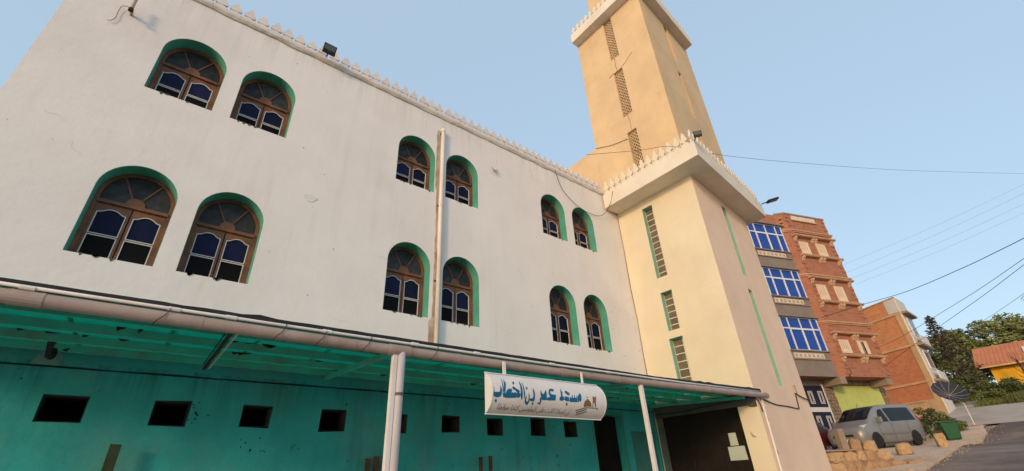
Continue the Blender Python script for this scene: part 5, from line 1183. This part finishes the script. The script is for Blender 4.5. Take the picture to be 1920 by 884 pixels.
# ================================================================== overhead cables
m_cable = M('black_cable', (.02, .02, .022), .7, .1, 5, 0); m_thin = M('grey_wire', (.16, .17, .19), .6, .1, 5, 0)
def cable(label, pts, r, mat=m_cable, g=None): return tag(MB().tube(smooth_path(pts, 8), r, 6).build('overhead_cable', mat, smooth=True), label, 'cable', g)
cable('thin cable slung across the minaret above its slab and out over the street', [(7.9, 8.38, 9.3), (8.37, 6.43, 8.24), (10.0, 5.66, 8.67), (11.08, 5.13, 8.98), (13.78, 4.67, 9.58), (18.45, 3.67, 10.73), (26.78, 1.35, 12.55), (39.53, -3.48, 14.81)][1:], .006)
cable('thick black cable rising from the blue bay windows over the street', [(28.5, 10.95, 6.9), (26.59, 7.23, 6.65), (25.56, 5.23, 6.5), (23.88, 3.17, 6.14), (21.25, 1.19, 5.74), (19.97, 0.12, 5.62), (19.35, -0.92, 5.71), (18.5, -3, 6.0)][1:], .011)
cable('black cable from the apartment corner passing over the orange house, upper of two', [(36.4, 7.6, 6.0), (34.27, 7.25, 5.99), (32.72, 5.5, 6.08), (30.55, 3.41, 6.33), (26.98, 1.21, 6.3), (23.99, -0.87, 6.47), (22, -3, 6.8)][1:], .009)
cable('black cable from the apartment corner passing over the orange house, lower of two', [(34.95, 7.4, 4.97), (32.16, 4.86, 5.54), (28.96, 2.99, 5.65), (25.79, 1.1, 5.77), (23.29, -0.77, 6.1), (21.5, -3, 6.6)], .009)
cable('thin cable descending to the trees behind the conifer', [(54.4, 4.07, 9.79), (52.66, 2.27, 10.18), (48.62, -0.77, 10.82), (45, -3, 11.6)], .012)
for pts in ([(87.27, 17.64, 29.31), (91.23, 4.87, 32.13), (93.62, -6.49, 34.82)], [(88.11, 17.76, 28.18), (91.81, 5.22, 30.98), (93.97, -5.95, 33.66)], [(88.89, 17.8, 27.21), (92.4, 5.58, 29.79), (94.39, -5.32, 32.29)], [(89.65, 17.81, 26.31), (92.95, 5.87, 28.75), (94.75, -4.79, 31.13)]):
    cable('faint grey power line of four crossing the sky above the far houses', pts, .012, m_thin, 'faint power lines in the sky')
cable('loose wire looping from the white parapet down to the minaret slab', [(9.0, 8.33, 9.15), (9.25, 8.34, 8.5), (9.8, 8.34, 8.1), (10.5, 8.34, 7.95), (11.1, 8.3, 8.05), (11.38, 8.1, 8.45), (11.385, 7.85, 8.95)], .009)
cable('short wire fixed from the minaret edge to its lowest lattice slit', [(12.14, 8.8, 11.93), (12.12, 8.0, 11.55), (12.13, 7.26, 11.35)], .009)

pm = thing('palm_tree', 'grey feathery palm fronds reaching in over the street end', 'tree', (40.5, -1.6, gz(40.5)), 0, local=True)
pz = 10.2-gz(40.5)-1.4
MB().tube([(0, 0, -.3), (.1, 0, pz*.5), (0, 0, pz)], .2, 10, r1=.13).build('trunk', m_bark, pm)
m_frond = leafmat('dry_frond', (.17, .165, .145)); rp_ = random.Random(31)
for k in range(16):
    a = k*.393+.1; L = rp_.uniform(1.9, 2.5); d = Vector((math.cos(a), math.sin(a), 0)); fm = MB(); rise = rp_.uniform(-.3, .9)
    pth = [Vector((0, 0, pz))+d*L*t+Vector((0, 0, rise*t*1.4-1.3*t*t)) for t in [i/12 for i in range(13)]]
    fm.tube(pth, .02, 5, r1=.004); sd_ = d.cross(Vector((0, 0, 1)))
    for i, p in enumerate(pth[2:]):
        for s in (-1, 1):
            q = p+sd_*s*.34*(1-i/16)+d*.16-Vector((0, 0, .16)); fm.add([p-d*.03, p+d*.03, q], [(0, 1, 2)])
    fm.build('frond', m_frond, pm)

for i, (x, y, rx, h, lab) in enumerate([(47.5, 4.4, 1.1, .8, 'low bush at the gravel track edge below the orange house'), (49, 1.4, 1.2, .6, 'spreading bush low on the grass bank beside the gravel track'), (52.5, -.4, 1.6, 1.0, 'rounded bush halfway up the grass bank before the yellow wall'), (51.5, 4.0, 1.5, 1.3, 'tall bush on the grass bank beneath the conifer')]):
    shrub('bank_bush', lab, (x, y, gz(x)-.1), rx, h, 80+i, (m_leaf2, m_bush)[i % 2], 1500, .11)
# loose gravel and crumbs of kerb along the pavement edge
gv = MB(); rk = random.Random(55)
for _ in range(520):
    x = rk.uniform(17.5, 36); e_ = 4.05+(.15 if x > 22 else 0); y = e_+rk.gauss(0, .28) if rk.random() < .7 else rk.uniform(4.2, 7.2)
    z = gz(x)+(.115 if y > e_ else .035); r__ = rk.uniform(.012, .05)
    p = [Vector((x, y, z))+Vector((rk.uniform(.6, 1)*r__*math.cos(a), rk.uniform(.6, 1)*r__*math.sin(a), -.01)) for a in (0, 1.26, 2.5, 3.77, 5.03)]
    gv.add(p+[Vector((x+rk.uniform(-.4, .4)*r__, y, z+r__*rk.uniform(.5, 1)))], [(0, 1, 5), (1, 2, 5), (2, 3, 5), (3, 4, 5), (4, 0, 5), (4, 3, 2, 1, 0)])
o = gv.build('loose_gravel', m_rock2); o['kind'] = 'stuff'; tag(o, 'loose gravel and kerb crumbs scattered along the pavement edge', 'gravel')
